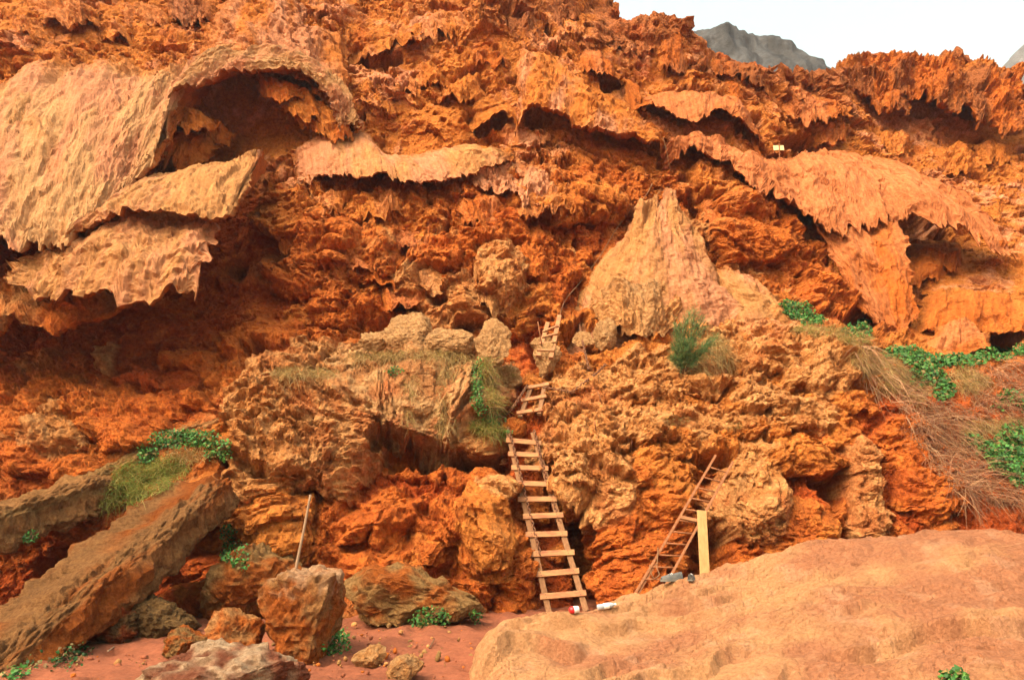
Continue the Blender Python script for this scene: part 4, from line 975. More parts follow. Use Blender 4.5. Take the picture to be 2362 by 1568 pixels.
def slab(name, p0, p1, width, thick, seed, tint, tint2, label, up=(0, -0.45, 0.9), sub=(170, 60, 26), rough=0.12, taper=0.75):
    """A thick fallen slab lying between two points: rounded box with layered, broken edges."""
    p0 = np.array(p0, float); p1 = np.array(p1, float)
    L = np.linalg.norm(p1 - p0); ax = (p1 - p0) / L
    upv = np.array(up, float); upv -= ax * (upv @ ax); upv /= np.linalg.norm(upv)
    sdv = np.cross(ax, upv)
    nl, na = sub[0], 2 * (sub[1] + sub[2])
    l = np.linspace(0, 1, nl)
    th = np.linspace(0, 2 * math.pi, na, endpoint=False)
    c, s = np.cos(th), np.sin(th)
    e = 0.28
    cw = np.sign(c) * np.abs(c) ** e; ch = np.sign(s) * np.abs(s) ** e
    endr = np.clip(np.minimum(l, 1 - l) * L / 0.22, 0.0, 1); endr = np.sqrt(1 - (1 - endr) ** 2) * 0.97 + 0.03
    wt = (1 - (1 - taper) * l) * endr
    P = p0[None, None] + ax[None, None] * (l * L)[:, None, None] + sdv[None, None] * (cw[None] * wt[:, None] * width / 2)[..., None] + upv[None, None] * (ch[None] * endr[:, None] * thick / 2)[..., None]
    off = seed * 5.7
    Q = np.stack([np.broadcast_to((l * L)[:, None], P.shape[:2]), cw[None] * wt[:, None] * width / 2, ch[None] * endr[:, None] * thick / 2], -1)
    h = 0.8 * rough * fbm3(Q * np.array([0.7, 1.3, 1.6]), 1.0, 5, 0.5, off)
    lay = np.sin((Q[..., 2] * 26 + 3.0 * fbm3(Q * np.array([0.6, 1.5, 1.0]), 1.0, 3, 0.5, off)) ) * (np.abs(ch)[None] < 0.97)
    h += 0.08 * rough * lay + 0.7 * rough * np.maximum(fbm3(Q * np.array([1.1, 1.3, 1.3]), 1.0, 3, 0.5, off + 20) - 0.15, -0.5)
    for fq, am in ((3.4, 0.9), (7.6, 0.6), (15.0, 0.35)):
        h += am * rough * (np.abs(noise3(Q[..., 0] * fq * 0.7 + off, Q[..., 1] * fq, Q[..., 2] * fq)) - 0.25)
    h += 0.15 * rough * noise3(Q[..., 0] * 9 + off, Q[..., 1] * 13, Q[..., 2] * 13)
    dv = P - (p0 + ax * L * 0.5); dn = sdv * cw[None, :, None] + upv * ch[None, :, None]; dn = dn / np.linalg.norm(dn, axis=-1, keepdims=True)
    P = P + dn * h[..., None]
    nz = fbm3(Q * np.array([0.35, 2.4, 2.0]), 1.0, 4, 0.55, off + 9); n2 = fbm3(Q * np.array([2, 6, 6]), 1.0, 3, 0.6, off)
    mx = sstep(-0.1, 0.45, nz)[..., None]
    col = tint * (1 - mx) + tint2 * mx
    col = col * (1 + 0.22 * n2[..., None])
    V = np.concatenate([P.reshape(-1, 3), [p0 - ax * 0.02, p1 + ax * 0.02]])
    i = np.arange(nl - 1)[:, None] * na; j = np.arange(na)[None]; j2 = (j + 1) % na
    q = np.stack([i + j, i + j2, i + na + j2, i + na + j], -1).reshape(-1, 4)
    k0, k1 = nl * na, nl * na + 1
    jj = np.arange(na); j22 = (jj + 1) % na
    cap0 = np.stack([jj * 0 + k0, j22, jj, jj], -1); cap1 = np.stack([jj * 0 + k1, (nl - 1) * na + jj, (nl - 1) * na + j22, (nl - 1) * na + j22], -1)
    tri = np.concatenate([q[:, [0, 1, 2]], q[:, [0, 2, 3]], cap0[:, :3], cap1[:, :3]])
    col = np.concatenate([col.reshape(-1, 3), [tint, tint]])
    loc = tuple((p0 + p1) / 2)
    o = build(name, V, tri, M_BLDR, tint=col, loc=loc, smooth=False)
    tag(o, label, "rock slab")
    return o


slab("rock_slab", pt(-200, 1660, 7.3), pt(482, 1128, 11.2), 1.3, 0.5, 3, TAN * 0.42, ORG * 0.5, "long tan and red rock slab leaning across the lower left corner", up=(-0.30, -0.75, 0.6), taper=0.9)
slab("rock_slab", pt(-190, 1265, 9.8), pt(250, 1130, 12.0), 1.05, 0.6, 5, TAN * 0.5, GBR * 0.9, "shorter grey-tan rock slab lying above the long leaning slab", up=(-0.3, -0.5, 0.8))
slab("rock_slab", pt(60, 1180, 11.6), pt(570, 945, 13.2), 0.6, 0.3, 7, TAN * 0.62, GBR, "narrow tan rock slab running up above the vine and the grass", up=(-0.3, -0.5, 0.8))

def gp(px, py_base):
    """ground point under a picture position"""
    v = (PH / 2 - py_base) / FPX
    Y = CAM_Z / -(SP + v * CP) * (CP - v * SP)
    return at(px, py_base, Y)


def ground_boulder(px, y0, y1, wpx, seed, label, depth=1.0, **kw):
    g = gp(px, y1)
    w = wpx * g[1] / FPX * 0.5; hh = (y1 - y0) * g[1] / FPX
    c = (g[0], g[1] + w * depth * 0.8, hh * 0.5 - 0.03)
    return boulder("boulder", c, (w, w * depth, hh * 0.56), seed, label=label, **kw)


ground_boulder(676, 1346, 1524, 162, 11, "square orange boulder with a white top holding the upright pole", boxy=0.75, cuts=4, cmin=0.72, rough=0.16, lumps=0.16, topc=np.array((0.50, 0.30, 0.17)), tint=ORG * 0.85, tint2=TAN * 0.7, sub=5)
ground_boulder(530, 1420, 1528, 140, 12, "small wedge shaped boulder left of the pole boulder", tint=ORG, tint2=TAN, sub=5)
ground_boulder(420, 1455, 1520, 110, 13, "low brown mossy boulder at the left edge of the sand", tint=GBR, tint2=ORG * .8)
ground_boulder(400, 1360, 1430, 100, 14, "reddish broken boulder under the leaning slab", tint=RED * 1.4, tint2=ORG, cuts=9)
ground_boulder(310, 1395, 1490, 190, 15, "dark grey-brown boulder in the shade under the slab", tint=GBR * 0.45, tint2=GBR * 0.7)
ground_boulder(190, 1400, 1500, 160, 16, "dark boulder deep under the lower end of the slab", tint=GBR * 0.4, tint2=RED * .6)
ground_boulder(330, 1320, 1420, 130, 17, "rounded red boulder wedged behind the broken one", tint=RED * 1.1, tint2=RED * 1.4)
ground_boulder(540, 1270, 1440, 230, 18, "big dark orange boulder with ivy on its top", tint=ORG * 0.75, tint2=GBR * 1.2, sub=5)
ground_boulder(980, 1215, 1345, 150, 19, "rounded orange boulder lodged in the middle of the bank", tint=ORG, tint2=OCH, lumps=0.05)
ground_boulder(930, 1335, 1445, 330, 20, "wide low mossy boulder on the sand behind the green weeds", tint=GBR * 1.2, tint2=ORG * 0.8, depth=0.5)
ground_boulder(1060, 1385, 1425, 90, 21, "small brown boulder beside the right end of the mossy one", tint=GBR * 1.2, tint2=ORG * .8)
def pebbles():
    rs = np.random.RandomState(9)
    V0, F0 = ico(1)
    parts, cols = [], []
    for k in range(420):
        px = rs.uniform(150, 1120); py = rs.uniform(1432, 1568)
        g = gp(px, py)
        if k % 2: 
            px = rs.choice([440, 560, 690, 790, 860, 960, 1060, 330]) + rs.normal() * 40; py = rs.uniform(1440, 1540); g = gp(px, py)
        s = 0.007 + 0.03 * rs.rand() ** 4
        V = V0 * (s * rs.uniform(0.6, 1.4, 3)) * (1 + 0.25 * rs.normal(size=(len(V0), 1))) + g + np.array((0, 0, s * 0.3 + 0.01))
        parts.append((V, F0)); cols.append(np.repeat([(ORG, TAN, SND * 1.2, GBR)[k % 4] * rs.uniform(0.6, 1.1)], len(V0), 0))
    V, Fc = merge(parts)
    tag(build("gravel", V, Fc, M_SAND, tint=np.concatenate(cols), loc=tuple(V.mean(0))), "loose pebbles and crumbs scattered over the sand", "gravel", kind="stuff")


def merge(parts):
    V, Fc, o = [], [], 0
    for v, f in parts:
        V.append(v); Fc.append(np.asarray(f) + o); o += len(v)
    return np.concatenate(V), np.concatenate(Fc)


pebbles()
ground_boulder(845, 1490, 1535, 70, 22, "small pale stone alone on the sand", tint=TAN, tint2=YTN, sub=4)
ground_boulder(930, 1520, 1570, 75, 23, "small pointed pale stone on the sand nearest the big boulder", tint=TAN, tint2=YTN, sub=4)
ground_boulder(480, 1530, 1640, 400, 24, "flat whitish boulder cut off by the bottom edge", tint=SND, tint2=np.array((0.50, 0.35, 0.22)), depth=0.6, sub=5)

for k, (x, y, w, h, Y, lab) in enumerate(((948, 775, 115, 105, 13.7, "slanting pale stone at the back of the grassy ledge"), (1025, 788, 130, 75, 13.6, "flat topped pale stone on the grassy ledge"), (1133, 805, 90, 135, 13.4, "upright pointed pale stone at the end of the grassy ledge"),
                                       (868, 803, 130, 80, 13.8, "low tan stone at the left of the grassy ledge"), (1262, 832, 62, 85, 14.1, "upright yellow stone below the top ladder"), (1262, 795, 70, 40, 14.9, "small tan stone left of the top ladder"),
                                       (1390, 775, 62, 85, 14.6, "leaning slab of tan rock beside a dark hole"), (1345, 790, 60, 50, 14.6, "small tan stone in front of the dark hole"), (1180, 990, 70, 50, 12.8, "red stone above the long ladder top"), (1175, 880, 60, 70, 13.8, "brown stone between the pale stone and the middle ladder"))):
    p = at(x, y, Y); s = Y / FPX * 0.5
    boulder("boulder", p, (w * s, w * s * 0.7, h * s), 700 + k, label=lab, tint=BLK * 1.2 if k != 8 else ORG, tint2=BLK * 1.35 if k != 8 else OCH, cuts=10, cmin=0.4, boxy=0.3, rough=0.14, lumps=0.05, sub=5)

# ------------------------------------------------------------------ hills behind
def hill(name, ridge, Y, depth, tint, label, seed, low):
    xs = np.linspace(ridge[0][0], ridge[-1][0], 140)
    ry = np.interp(xs, [r[0] for r in ridge], [r[1] for r in ridge])
    top = at(xs, ry, float(Y))
    t = np.linspace(-1, 1, 60)
    P = np.repeat(top[None], 60, 0)
    P[..., 1] += (t * depth)[:, None]
    k = np.abs(t) ** 1.25
    P[..., 2] = P[..., 2] * (1 - k[:, None]) + low * k[:, None]
    sc = 14.0 / Y * 0.12
    P[..., 2] += (1 - k[:, None] * 0.3) * Y * 0.0025 * fbm3(P.astype(F), 1.2 / (Y * 0.12), 5, 0.55, seed)
    P[..., 1] += Y * 0.02 * fbm3(P.astype(F), 2.2 / (Y * 0.12), 5, 0.55, seed + 5)
    n = fbm3(P.astype(F), 5.0 / (Y * 0.12), 4, 0.6, seed)
    col = np.asarray(tint) * (1 + 0.5 * n[..., None]); 
    o = build(name, P, grid_quads(60, 140), M_HILL, tint=col)
    tag(o, label, "hill", kind="structure")


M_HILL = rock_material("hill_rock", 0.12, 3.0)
hill("hill", [(1380, 330), (1480, 180), (1560, 100), (1590, 72), (1612, 61), (1650, 60), (1685, 66), (1720, 80), (1762, 82), (1800, 95), (1835, 118), (1870, 143), (1905, 165), (1960, 230), (2060, 330)], 75, 26,
     (0.052, 0.054, 0.058), "dark grey rocky hill showing above the skyline", 3.0, 4.0)
hill("mountain", [(2180, 330), (2260, 225), (2310, 152), (2361, 98), (2430, 40), (2560, -60), (2700, -40), (2900, 60)], 210, 80, (0.10, 0.10, 0.105), "pale distant mountain slope at the right edge", 8.0, 5.0)


# ------------------------------------------------------------------ the air
def haze():
    m = bpy.data.materials.new("haze_air"); m.use_nodes = True
    nt = m.node_tree; nt.nodes.clear()
    o = nt.nodes.new("ShaderNodeOutputMaterial"); v = nt.nodes.new("ShaderNodeVolumePrincipled")
    v.inputs["Color"].default_value = (0.86, 0.92, 1.0, 1); v.inputs["Density"].default_value = 0.0005; v.inputs["Anisotropy"].default_value = 0.2
    nt.links.new(v.outputs[0], o.inputs["Volume"])
    x, y0, y1, z0, z1 = 1600, -1300, 1900, -3, 215
    V = [(-x, y0, z0), (x, y0, z0), (x, y1, z0), (-x, y1, z0), (-x, y0, z1), (x, y0, z1), (x, y1, z1), (-x, y1, z1)]
    Fc = [(0, 3, 2, 1), (4, 5, 6, 7), (0, 1, 5, 4), (1, 2, 6, 5), (2, 3, 7, 6), (3, 0, 4, 7)]
    ob = build("haze", V, Fc, m, smooth=False)
    tag(ob, "thin pale haze in the air before the far mountain", "haze", kind="stuff")


haze()


# ------------------------------------------------------------------ plain materials
def plain(name, col, rough=0.7, spec=0.3, metal=0.0, grain=None, bump=0.0, scale=8.0, stretch=(1, 1, 1)):
    m, nt, b = mat_new(name)
    b.inputs["Roughness"].default_value = rough; b.inputs["Specular IOR Level"].default_value = spec; b.inputs["Metallic"].default_value = metal
    co = N(nt, "ShaderNodeTexCoord").outputs["Object"]
    mp = N(nt, "ShaderNodeMapping"); mp.inputs["Scale"].default_value = stretch
    nt.links.new(co, mp.inputs[0])
    n = N(nt, "ShaderNodeTexNoise"); n.inputs["Scale"].default_value = scale; n.inputs["Detail"].default_value = 5; n.inputs["Roughness"].default_value = 0.65
    nt.links.new(mp.outputs[0], n.inputs["Vector"])
    c = mixcol(nt, ramp(nt, n.outputs[0], 0.35, 0.68), col, grain or tuple(x * 0.7 for x in col))
    nt.links.new(c, b.inputs["Base Color"])
    if bump:
        bp = N(nt, "ShaderNodeBump"); bp.inputs["Distance"].default_value = bump; bp.inputs["Strength"].default_value = 0.6
        nt.links.new(n.outputs[0], bp.inputs["Height"]); nt.links.new(bp.outputs[0], b.inputs["Normal"])
    return m


def leafy(name, trans=0.3):
    m, nt, b = mat_new(name)
    at_ = N(nt, "ShaderNodeAttribute", attribute_name="tint")
    nt.links.new(at_.outputs["Color"], b.inputs["Base Color"])
    b.inputs["Roughness"].default_value = 0.55; b.inputs["Specular IOR Level"].default_value = 0.3
    tr = N(nt, "ShaderNodeBsdfTranslucent"); nt.links.new(at_.outputs["Color"], tr.inputs[0])
    mx = N(nt, "ShaderNodeMixShader"); mx.inputs[0].default_value = trans
    out = [n for n in nt.nodes if n.type == 'OUTPUT_MATERIAL'][0]
    nt.links.new(b.outputs[0], mx.inputs[1]); nt.links.new(tr.outputs[0], mx.inputs[2]); nt.links.new(mx.outputs[0], out.inputs[0])
    return m


M_RAIL = plain("weathered_timber", (0.16, 0.075, 0.035), 0.85, 0.15, grain=(0.25, 0.13, 0.065), bump=0.004, scale=5, stretch=(9, 9, 1))
M_RUNG = plain("rung_timber", (0.37, 0.195, 0.085), 0.8, 0.15, grain=(0.23, 0.085, 0.045), bump=0.003, scale=4, stretch=(1.2, 6, 6))
M_PINE = plain("pine_board", (0.40, 0.245, 0.10), 0.75, 0.2, grain=(0.31, 0.17, 0.065), bump=0.002, scale=4, stretch=(7, 7, 0.7))
M_RUST = plain("rusty_iron", (0.20, 0.075, 0.03), 0.85, 0.2, grain=(0.30, 0.13, 0.06), bump=0.003, scale=20)
M_CHAIN = plain("rusty_chain", (0.12, 0.055, 0.03), 0.7, 0.3, metal=0.3, grain=(0.22, 0.09, 0.04), scale=30)
M_POLE = plain("grey_pole", (0.30, 0.20, 0.13), 0.8, 0.15, grain=(0.20, 0.13, 0.08), bump=0.002, scale=6, stretch=(8, 8, 1))
M_ROPE = plain("rope_fibre", (0.26, 0.15, 0.08), 0.9, 0.1, scale=40)
M_NAIL = plain("nail_iron", (0.06, 0.04, 0.03), 0.6, 0.3)
M_SIGN = plain("cream_paint", (0.70, 0.58, 0.33), 0.7, 0.2, grain=(0.62, 0.50, 0.27), scale=3)
M_RED = plain("red_plastic", (0.60, 0.015, 0.02), 0.35, 0.5)
M_WHITE = plain("white_plastic", (0.75, 0.73, 0.70), 0.4, 0.4, grain=(0.68, 0.66, 0.63))
M_SHOE = plain("shoe_leather", (0.07, 0.075, 0.075), 0.7, 0.3, grain=(0.13, 0.12, 0.11), scale=25, bump=0.002)
M_SOLE = plain("shoe_sole", (0.20, 0.18, 0.15), 0.8, 0.2)
M_CLEAR = plain("bottle_plastic", (0.50, 0.55, 0.60), 0.15, 0.5, grain=(0.42, 0.47, 0.53))
_cb = [n for n in M_CLEAR.node_tree.nodes if n.type == 'BSDF_PRINCIPLED'][0]
_cb.inputs["Transmission Weight"].default_value = 0.45
M_LEAF = leafy("green_leaf", 0.25)
M_GRASS = leafy("grass_blade", 0.3)
M_TWIG = leafy("dry_twig", 0.05)
M_STEM = plain("woody_stem", (0.16, 0.09, 0.05), 0.85, 0.1, scale=20)


# ------------------------------------------------------------------ small mesh builders
def bar(p, q, w, t, up):
    """Box from p to q with width w (sideways) and thickness t (along up); 8 chamferless corners."""
    p, q, up = np.array(p, float), np.array(q, float), np.array(up, float)
    ax = q - p; ax /= np.linalg.norm(ax)
    up = up - ax * (up @ ax); up /= np.linalg.norm(up)
    sdv = np.cross(ax, up)
    V, Fc = [], []
    c = min(w, t) * 0.12
    ring = [(w / 2 - c, t / 2), (-w / 2 + c, t / 2), (-w / 2, t / 2 - c), (-w / 2, -t / 2 + c), (-w / 2 + c, -t / 2), (w / 2 - c, -t / 2), (w / 2, -t / 2 + c), (w / 2, t / 2 - c)]
    L = np.linalg.norm(q - p); n = max(2, int(L / 0.12))
    for i in range(n + 1):
        o = p + (q - p) * i / n
        V += [o + sdv * a + up * b for a, b in ring]
    for i in range(n):
        for k in range(8):
            k2 = (k + 1) % 8
            Fc += [(i * 8 + k, i * 8 + k2, i * 8 + 8 + k2), (i * 8 + k, i * 8 + 8 + k2, i * 8 + 8 + k)]
    for k in range(1, 7):
        Fc += [(0, k + 1, k), (n * 8, n * 8 + k, n * 8 + k + 1)]
    return np.array(V), np.array(Fc)


def tube(pts, r, seg=8, r2=None):
    pts = np.array([list(p) for p in pts], float)
    n = len(pts)
    tg = np.gradient(pts, axis=0); tg /= np.linalg.norm(tg, axis=1, keepdims=True) + 1e-9
    ref = np.array([0.3, 0.9, 0.2]); V = []
    for i in range(n):
        a = np.cross(tg[i], ref); a /= np.linalg.norm(a); b = np.cross(tg[i], a)
        rr = r if r2 is None else r + (r2 - r) * i / (n - 1)
        for k in range(seg):
            th = 2 * math.pi * k / seg
            V.append(pts[i] + (a * math.cos(th) + b * math.sin(th)) * rr)
    Fc = []
    for i in range(n - 1):
        for k in range(seg):
            k2 = (k + 1) % seg
            Fc += [(i * seg + k, i * seg + k2, i * seg + seg + k2), (i * seg + k, i * seg + seg + k2, i * seg + seg + k)]
    V += [pts[0], pts[-1]]
    m = n * seg
    for k in range(seg):
        k2 = (k + 1) % seg
        Fc += [(m, k2, k), (m + 1, (n - 1) * seg + k, (n - 1) * seg + k2)]
    return np.array(V), np.array(Fc)


def curve(pts, n=24, sag=0.0):
    P = np.array([list(p) for p in pts], float)
    d = np.r_[0, np.cumsum(np.linalg.norm(np.diff(P, axis=0), axis=1))]
    q = np.linspace(0, d[-1], n)
    R = np.stack([np.interp(q, d, P[:, k]) for k in range(3)], -1)
    for _ in range(3):
        R[1:-1] = 0.25 * R[:-2] + 0.5 * R[1:-1] + 0.25 * R[2:]
    R[:, 2] -= sag * np.sin(np.linspace(0, math.pi, n))
    return R


def row_t(p, q, rows):
    t = np.linspace(0, 1, 400)[:, None]
    P = np.array(p)[None] * (1 - t) + np.array(q)[None] * t
    d = P - np.array((0, 0, CAM_Z)); zc = d[:, 1] * CP + d[:, 2] * SP
    py = PH / 2 - FPX * (d[:, 2] * CP - d[:, 1] * SP) / zc
    o = np.argsort(py)
    return np.interp(rows, py[o], t[o, 0])


def ladder(name, L0, L1, R0, R1, rows, label, rail=(0.085, 0.045), rung=(0.085, 0.026), over=0.035, mat_r=None, mat_g=None, nails=True, foot=0.0):
    """Two rails from foot (0) to head (1); flat rungs nailed on the front."""
    L0, L1, R0, R1 = [np.array(list(v), float) for v in (L0, L1, R0, R1)]
    front = np.cross(R0 - L0, L1 - L0); front /= np.linalg.norm(front)
    if front[1] > 0: front = -front
    root = empty(name, tuple((L0 + R0) / 2)); tag(root, label, "ladder")
    la, ra = L0 + (L0 - L1) * foot, R0 + (R0 - R1) * foot
    for p, q in ((la, L1), (ra, R1)):
        V, Fc = bar(p, q, rail[0], rail[1], front)
        build("rail", V, Fc, mat_r or M_RAIL, parent=root, smooth=False)
    tl = row_t(L0, L1, rows); tr = row_t(R0, R1, rows)
    for k in range(len(rows)):
        tm = (tl[k] + tr[k]) / 2
        a = L0 + (L1 - L0) * tm; b = R0 + (R1 - R0) * tm
        dd = (b - a) / np.linalg.norm(b - a)
        off = front * (rail[1] / 2 + rung[1] / 2 + 0.002)
        jit = 0.012 * math.sin(k * 2.7)
        upv = (L1 - L0) / np.linalg.norm(L1 - L0)
        V, Fc = bar(a - dd * (over + 0.04 + jit) + off, b + dd * (over + 0.04 - jit) + off + upv * 0.012 * math.sin(k * 1.9), rung[0], rung[1], front)
        rg = build("rung", V, Fc, mat_g or M_RUNG, parent=root, smooth=False)
        if nails:
            for c, s in ((a, 1), (b, -1)):
                for u in (-0.02, 0.02):
                    cc = c + off + front * (rung[1] / 2) + upv * u + dd * s * 0.01
                    V, Fc = tube([cc - front * 0.004, cc + front * 0.004], 0.006, 6)
                    o = build("nail", V, Fc, M_NAIL, parent=root, smooth=False)
                    o.parent = rg; o.location = -rg.location - root.location
    return root


ladder("wooden_ladder", pt(1266, 1412, 11.35), pt(1171, 993, 12.7), pt(1350, 1404, 11.3), pt(1229, 998, 12.7),
       [1373, 1323, 1277, 1233, 1192, 1153, 1117, 1082, 1051, 1020], "long wooden ladder with ten flat rungs leaning on the red bank", foot=0.01)
ladder("wooden_ladder", pt(1199, 962, 12.95), pt(1226, 890, 13.55), pt(1243, 956, 12.95), pt(1257, 884, 13.55), [952, 923, 894], "short wooden ladder with three rungs in the gully above the long ladder", rail=(0.075, 0.05), rung=(0.085, 0.028))
ladder("wooden_ladder", pt(1241, 822, 13.95), pt(1263, 745, 14.75), pt(1270, 826, 13.9), pt(1290, 728, 14.75), [812, 795, 778, 762], "narrow weathered wooden ladder at the top of the climb beside the buttress", rail=(0.085, 0.05), rung=(0.045, 0.03), mat_r=M_RUNG, over=0.0)


def iron_ladder():
    L0, L1, R0, R1 = [np.array(list(v)) for v in (pt(1478, 1345, 10.75), pt(1650, 1050, 11.75), pt(1537, 1345, 10.75), pt(1690, 1064, 11.75))]
    root = empty("iron_ladder", tuple((L0 + R0) / 2)); tag(root, "thin rusty iron ladder leaning on the bank right of the long one", "ladder")
    for p, q in ((L0 + (L0 - L1) * 0.2, L1), (R0 + (R0 - R1) * 0.2, R1)):
        V, Fc = bar(p, q, 0.034, 0.03, (0, -1, 0.3)); build("rail", V, Fc, M_RUST, parent=root, smooth=False)
    ex = L0 + (L0 - L1) * 0.02 + np.array((0.05, 0.03, 0)); V, Fc = bar(ex + (L0 - L1) * 0.15, ex + (L1 - L0) * 0.16, 0.03, 0.03, (0, -1, 0.3)); build("splint", V, Fc, M_RUST, parent=root, smooth=False)
    for t in np.linspace(0.03, 0.90, 11):
        a = L0 + (L1 - L0) * t; b = R0 + (R1 - R0) * (t + 0.0)
        V, Fc = tube([a, (a + b) / 2, b], 0.012, 8); build("rung", V, Fc, M_RUST, parent=root)
    a = L0 + (L1 - L0) * 0.49; b = R0 + (R1 - R0) * 0.49
    V, Fc = bar(a + np.array((0, -0.03, 0)), b + np.array((0, -0.03, -0.02)), 0.05, 0.03, (0, -1, 0.3)); build("patch_board", V, Fc, M_RUNG, parent=root, smooth=False)


iron_ladder()

# plank, pole, stakes
p0, p1 = pt(1625, 1322, 10.45), pt(1617.5, 1177, 10.75)
V, Fc = bar(p0 + (p0 - p1) * 0.45, p1, 0.128, 0.028, (0, -1, 0.2))
tag(build("plank", V, Fc, M_PINE, smooth=False, loc=tuple(p0)), "clean pale pine plank standing upright beside the iron ladder", "plank")
top_b = surf(676, 1362)
pole_pts = curve([pt(675, 1352, top_b.y + 0.12), pt(684, 1300, top_b.y + 0.13), pt(700, 1225, top_b.y + 0.14), pt(716, 1140, top_b.y + 0.16)], 14)
V, Fc = tube(pole_pts, 0.017, 10, 0.013)
tag(build("wooden_pole", V, Fc, M_POLE, loc=tuple(pole_pts[0])), "thin grey wooden pole standing on the square boulder", "pole")
for k, (x0, y0, x1, y1, lab) in enumerate(((1378, 903, 1388, 931, "thin iron stake leaning in the bank right of the gully"), (1240, 742, 1250, 800, "thin iron stake rising beside the top ladder"), (1457, 1012, 1453, 1042, "short iron stake low in the crusted bank"), (1371, 972, 1374, 992, "tiny iron stake below the chain on the bank"))):
    a = surf(x1, y1); b = pt(x0, y0, a.y - 0.05)
    V, Fc = tube([a, a.lerp(b, 0.5), b], 0.011, 6)
    tag(build("iron_stake", V, Fc, M_RUST, loc=tuple(a)), lab, "stake")


# ------------------------------------------------------------------ chains and ropes
def chain(pts, label, link=0.07, wire=0.0105):
    C = curve(pts, 120)
    d = np.r_[0, np.cumsum(np.linalg.norm(np.diff(C, axis=0), axis=1))]
    n = max(3, int(d[-1] / (link * 0.74)))
    q = np.linspace(0, d[-1], n)
    Pn = np.stack([np.interp(q, d, C[:, k]) for k in range(3)], -1)
    tg = np.gradient(Pn, axis=0); tg /= np.linalg.norm(tg, axis=1, keepdims=True)
    parts = []
    su, sv = 12, 5
    for i in range(n):
        z = tg[i]; r = np.array([0.35, 0.9, 0.25]); x = np.cross(z, r); x /= np.linalg.norm(x); y = np.cross(z, x)
        if i % 2: x, y = y, -x
        V = []
        for u in range(su):
            th = 2 * math.pi * u / su
            cx, cz = math.cos(th) * link * 0.27, math.sin(th) * link * 0.42 + (0.08 * link if math.sin(th) > 0 else -0.08 * link)
            nx, nz = math.cos(th), math.sin(th)
            for v in range(sv):
                ph = 2 * math.pi * v / sv
                V.append(Pn[i] + x * (cx + nx * wire * math.cos(ph)) + z * (cz + nz * wire * math.cos(ph)) + y * wire * math.sin(ph))
        Fc = []
        for u in range(su):
            for v in range(sv):
                a, b = u * sv + v, u * sv + (v + 1) % sv; c, e = ((u + 1) % su) * sv + v, ((u + 1) % su) * sv + (v + 1) % sv
                Fc += [(a, b, e), (a, e, c)]
        parts.append((np.array(V), np.array(Fc)))
    V, Fc = merge(parts)
    tag(build("chain", V, Fc, M_CHAIN, loc=tuple(Pn[0])), label, "chain")


def on_ladder(px, py, off=0.1):
    t = (1412 - py) / (1412 - 993)
    return pt(px, py, 11.35 + 1.35 * t - off)


chain([surf(1164, 960) + Vector((0, -0.05, 0)), on_ladder(1172, 990), on_ladder(1181, 1020), on_ladder(1196, 1080), on_ladder(1213, 1150), on_ladder(1231, 1220), on_ladder(1245, 1275)], "rusty chain hanging down the left rail of the long ladder")
chain([on_ladder(1232, 996), on_ladder(1239, 1020), on_ladder(1251, 1075), on_ladder(1264, 1120), on_ladder(1279, 1170), on_ladder(1291, 1205)], "rusty chain hanging down the right rail of the long ladder")
chain([surf(1164, 960) + Vector((0, -0.05, 0)), pt(1180, 943, 12.9), pt(1199, 915, 13.1), pt(1215, 890, 13.4)], "rusty chain sagging from the middle ladder to the long one")
chain([surf(1394, 845) + Vector((0, -0.05, 0.02)), surf(1375, 862) + Vector((0, -0.05, 0.0)), surf(1350, 880) + Vector((0, -0.05, 0)), surf(1320, 905) + Vector((0, -0.05, 0)), pt(1256, 893, 13.4)], "rusty chain lying on the rock right of the middle ladder", link=0.07)
chain([surf(1335, 745) + Vector((0, -0.04, 0)), surf(1343, 790) + Vector((0, -0.04, 0)), surf(1352, 830) + Vector((0, -0.05, 0)), surf(1356, 848) + Vector((0, -0.05, 0))], "rusty chain hanging beside the dark hole right of the top ladder")
for pts, lab in (([surf(1528, 322) + Vector((0, -.05, .02)), surf(1536, 350) + Vector((0, -.05, 0)), surf(1540, 375) + Vector((0, -.05, 0)), surf(1546, 398) + Vector((0, -.06, 0))], "pale rope hanging above the peak of the buttress"),
                 ([surf(1503, 425) + Vector((0, -.05, 0)), surf(1490, 455) + Vector((0, -.06, 0)), surf(1450, 490) + Vector((0, -.06, 0)), surf(1420, 530) + Vector((0, -.06, 0)), surf(1385, 590) + Vector((0, -.06, 0)), surf(1340, 650) + Vector((0, -.06, 0)), surf(1300, 695) + Vector((0, -.06, 0)), surf(1290, 730) + Vector((0, -.06, 0))], "thin rope running along the left edge of the buttress"),
                 ([pt(1517, 1262, 10.95), pt(1516, 1290, 10.9), pt(1514, 1310, 10.85), pt(1522, 1325, 10.8), pt(1508, 1335, 10.75), pt(1500, 1320, 10.75), pt(1498, 1302, 10.8)], "frayed rope tied round the foot of the iron ladder")):
    V, Fc = tube(curve(pts, 40), 0.008 if "frayed" not in lab else 0.006, 6)
    tag(build("rope", V, Fc, M_ROPE, loc=tuple(pts[0])), lab, "rope")

# ------------------------------------------------------------------ sign board
sp = pt(1797.5, 354, 18.75)
root = empty("sign_board", tuple(sp)); tag(root, "small blank cream sign board on a post above the right apron", "sign")
V, Fc = bar(pt(1797.5, 372, 18.78), pt(1796.5, 331, 18.78), 0.022, 0.02, (0, -1, 0)); build("post", V, Fc, M_RUST, parent=root, smooth=False)
for x0, x1 in ((1783.2, 1795.4), (1797.6, 1807)):
    V, Fc = bar(pt(x0, 341.8, 18.79), pt(x1, 341.2, 18.79), 0.135, 0.012, (0, -1, 0)); build("panel", V, Fc, M_SIGN, parent=root, smooth=False)


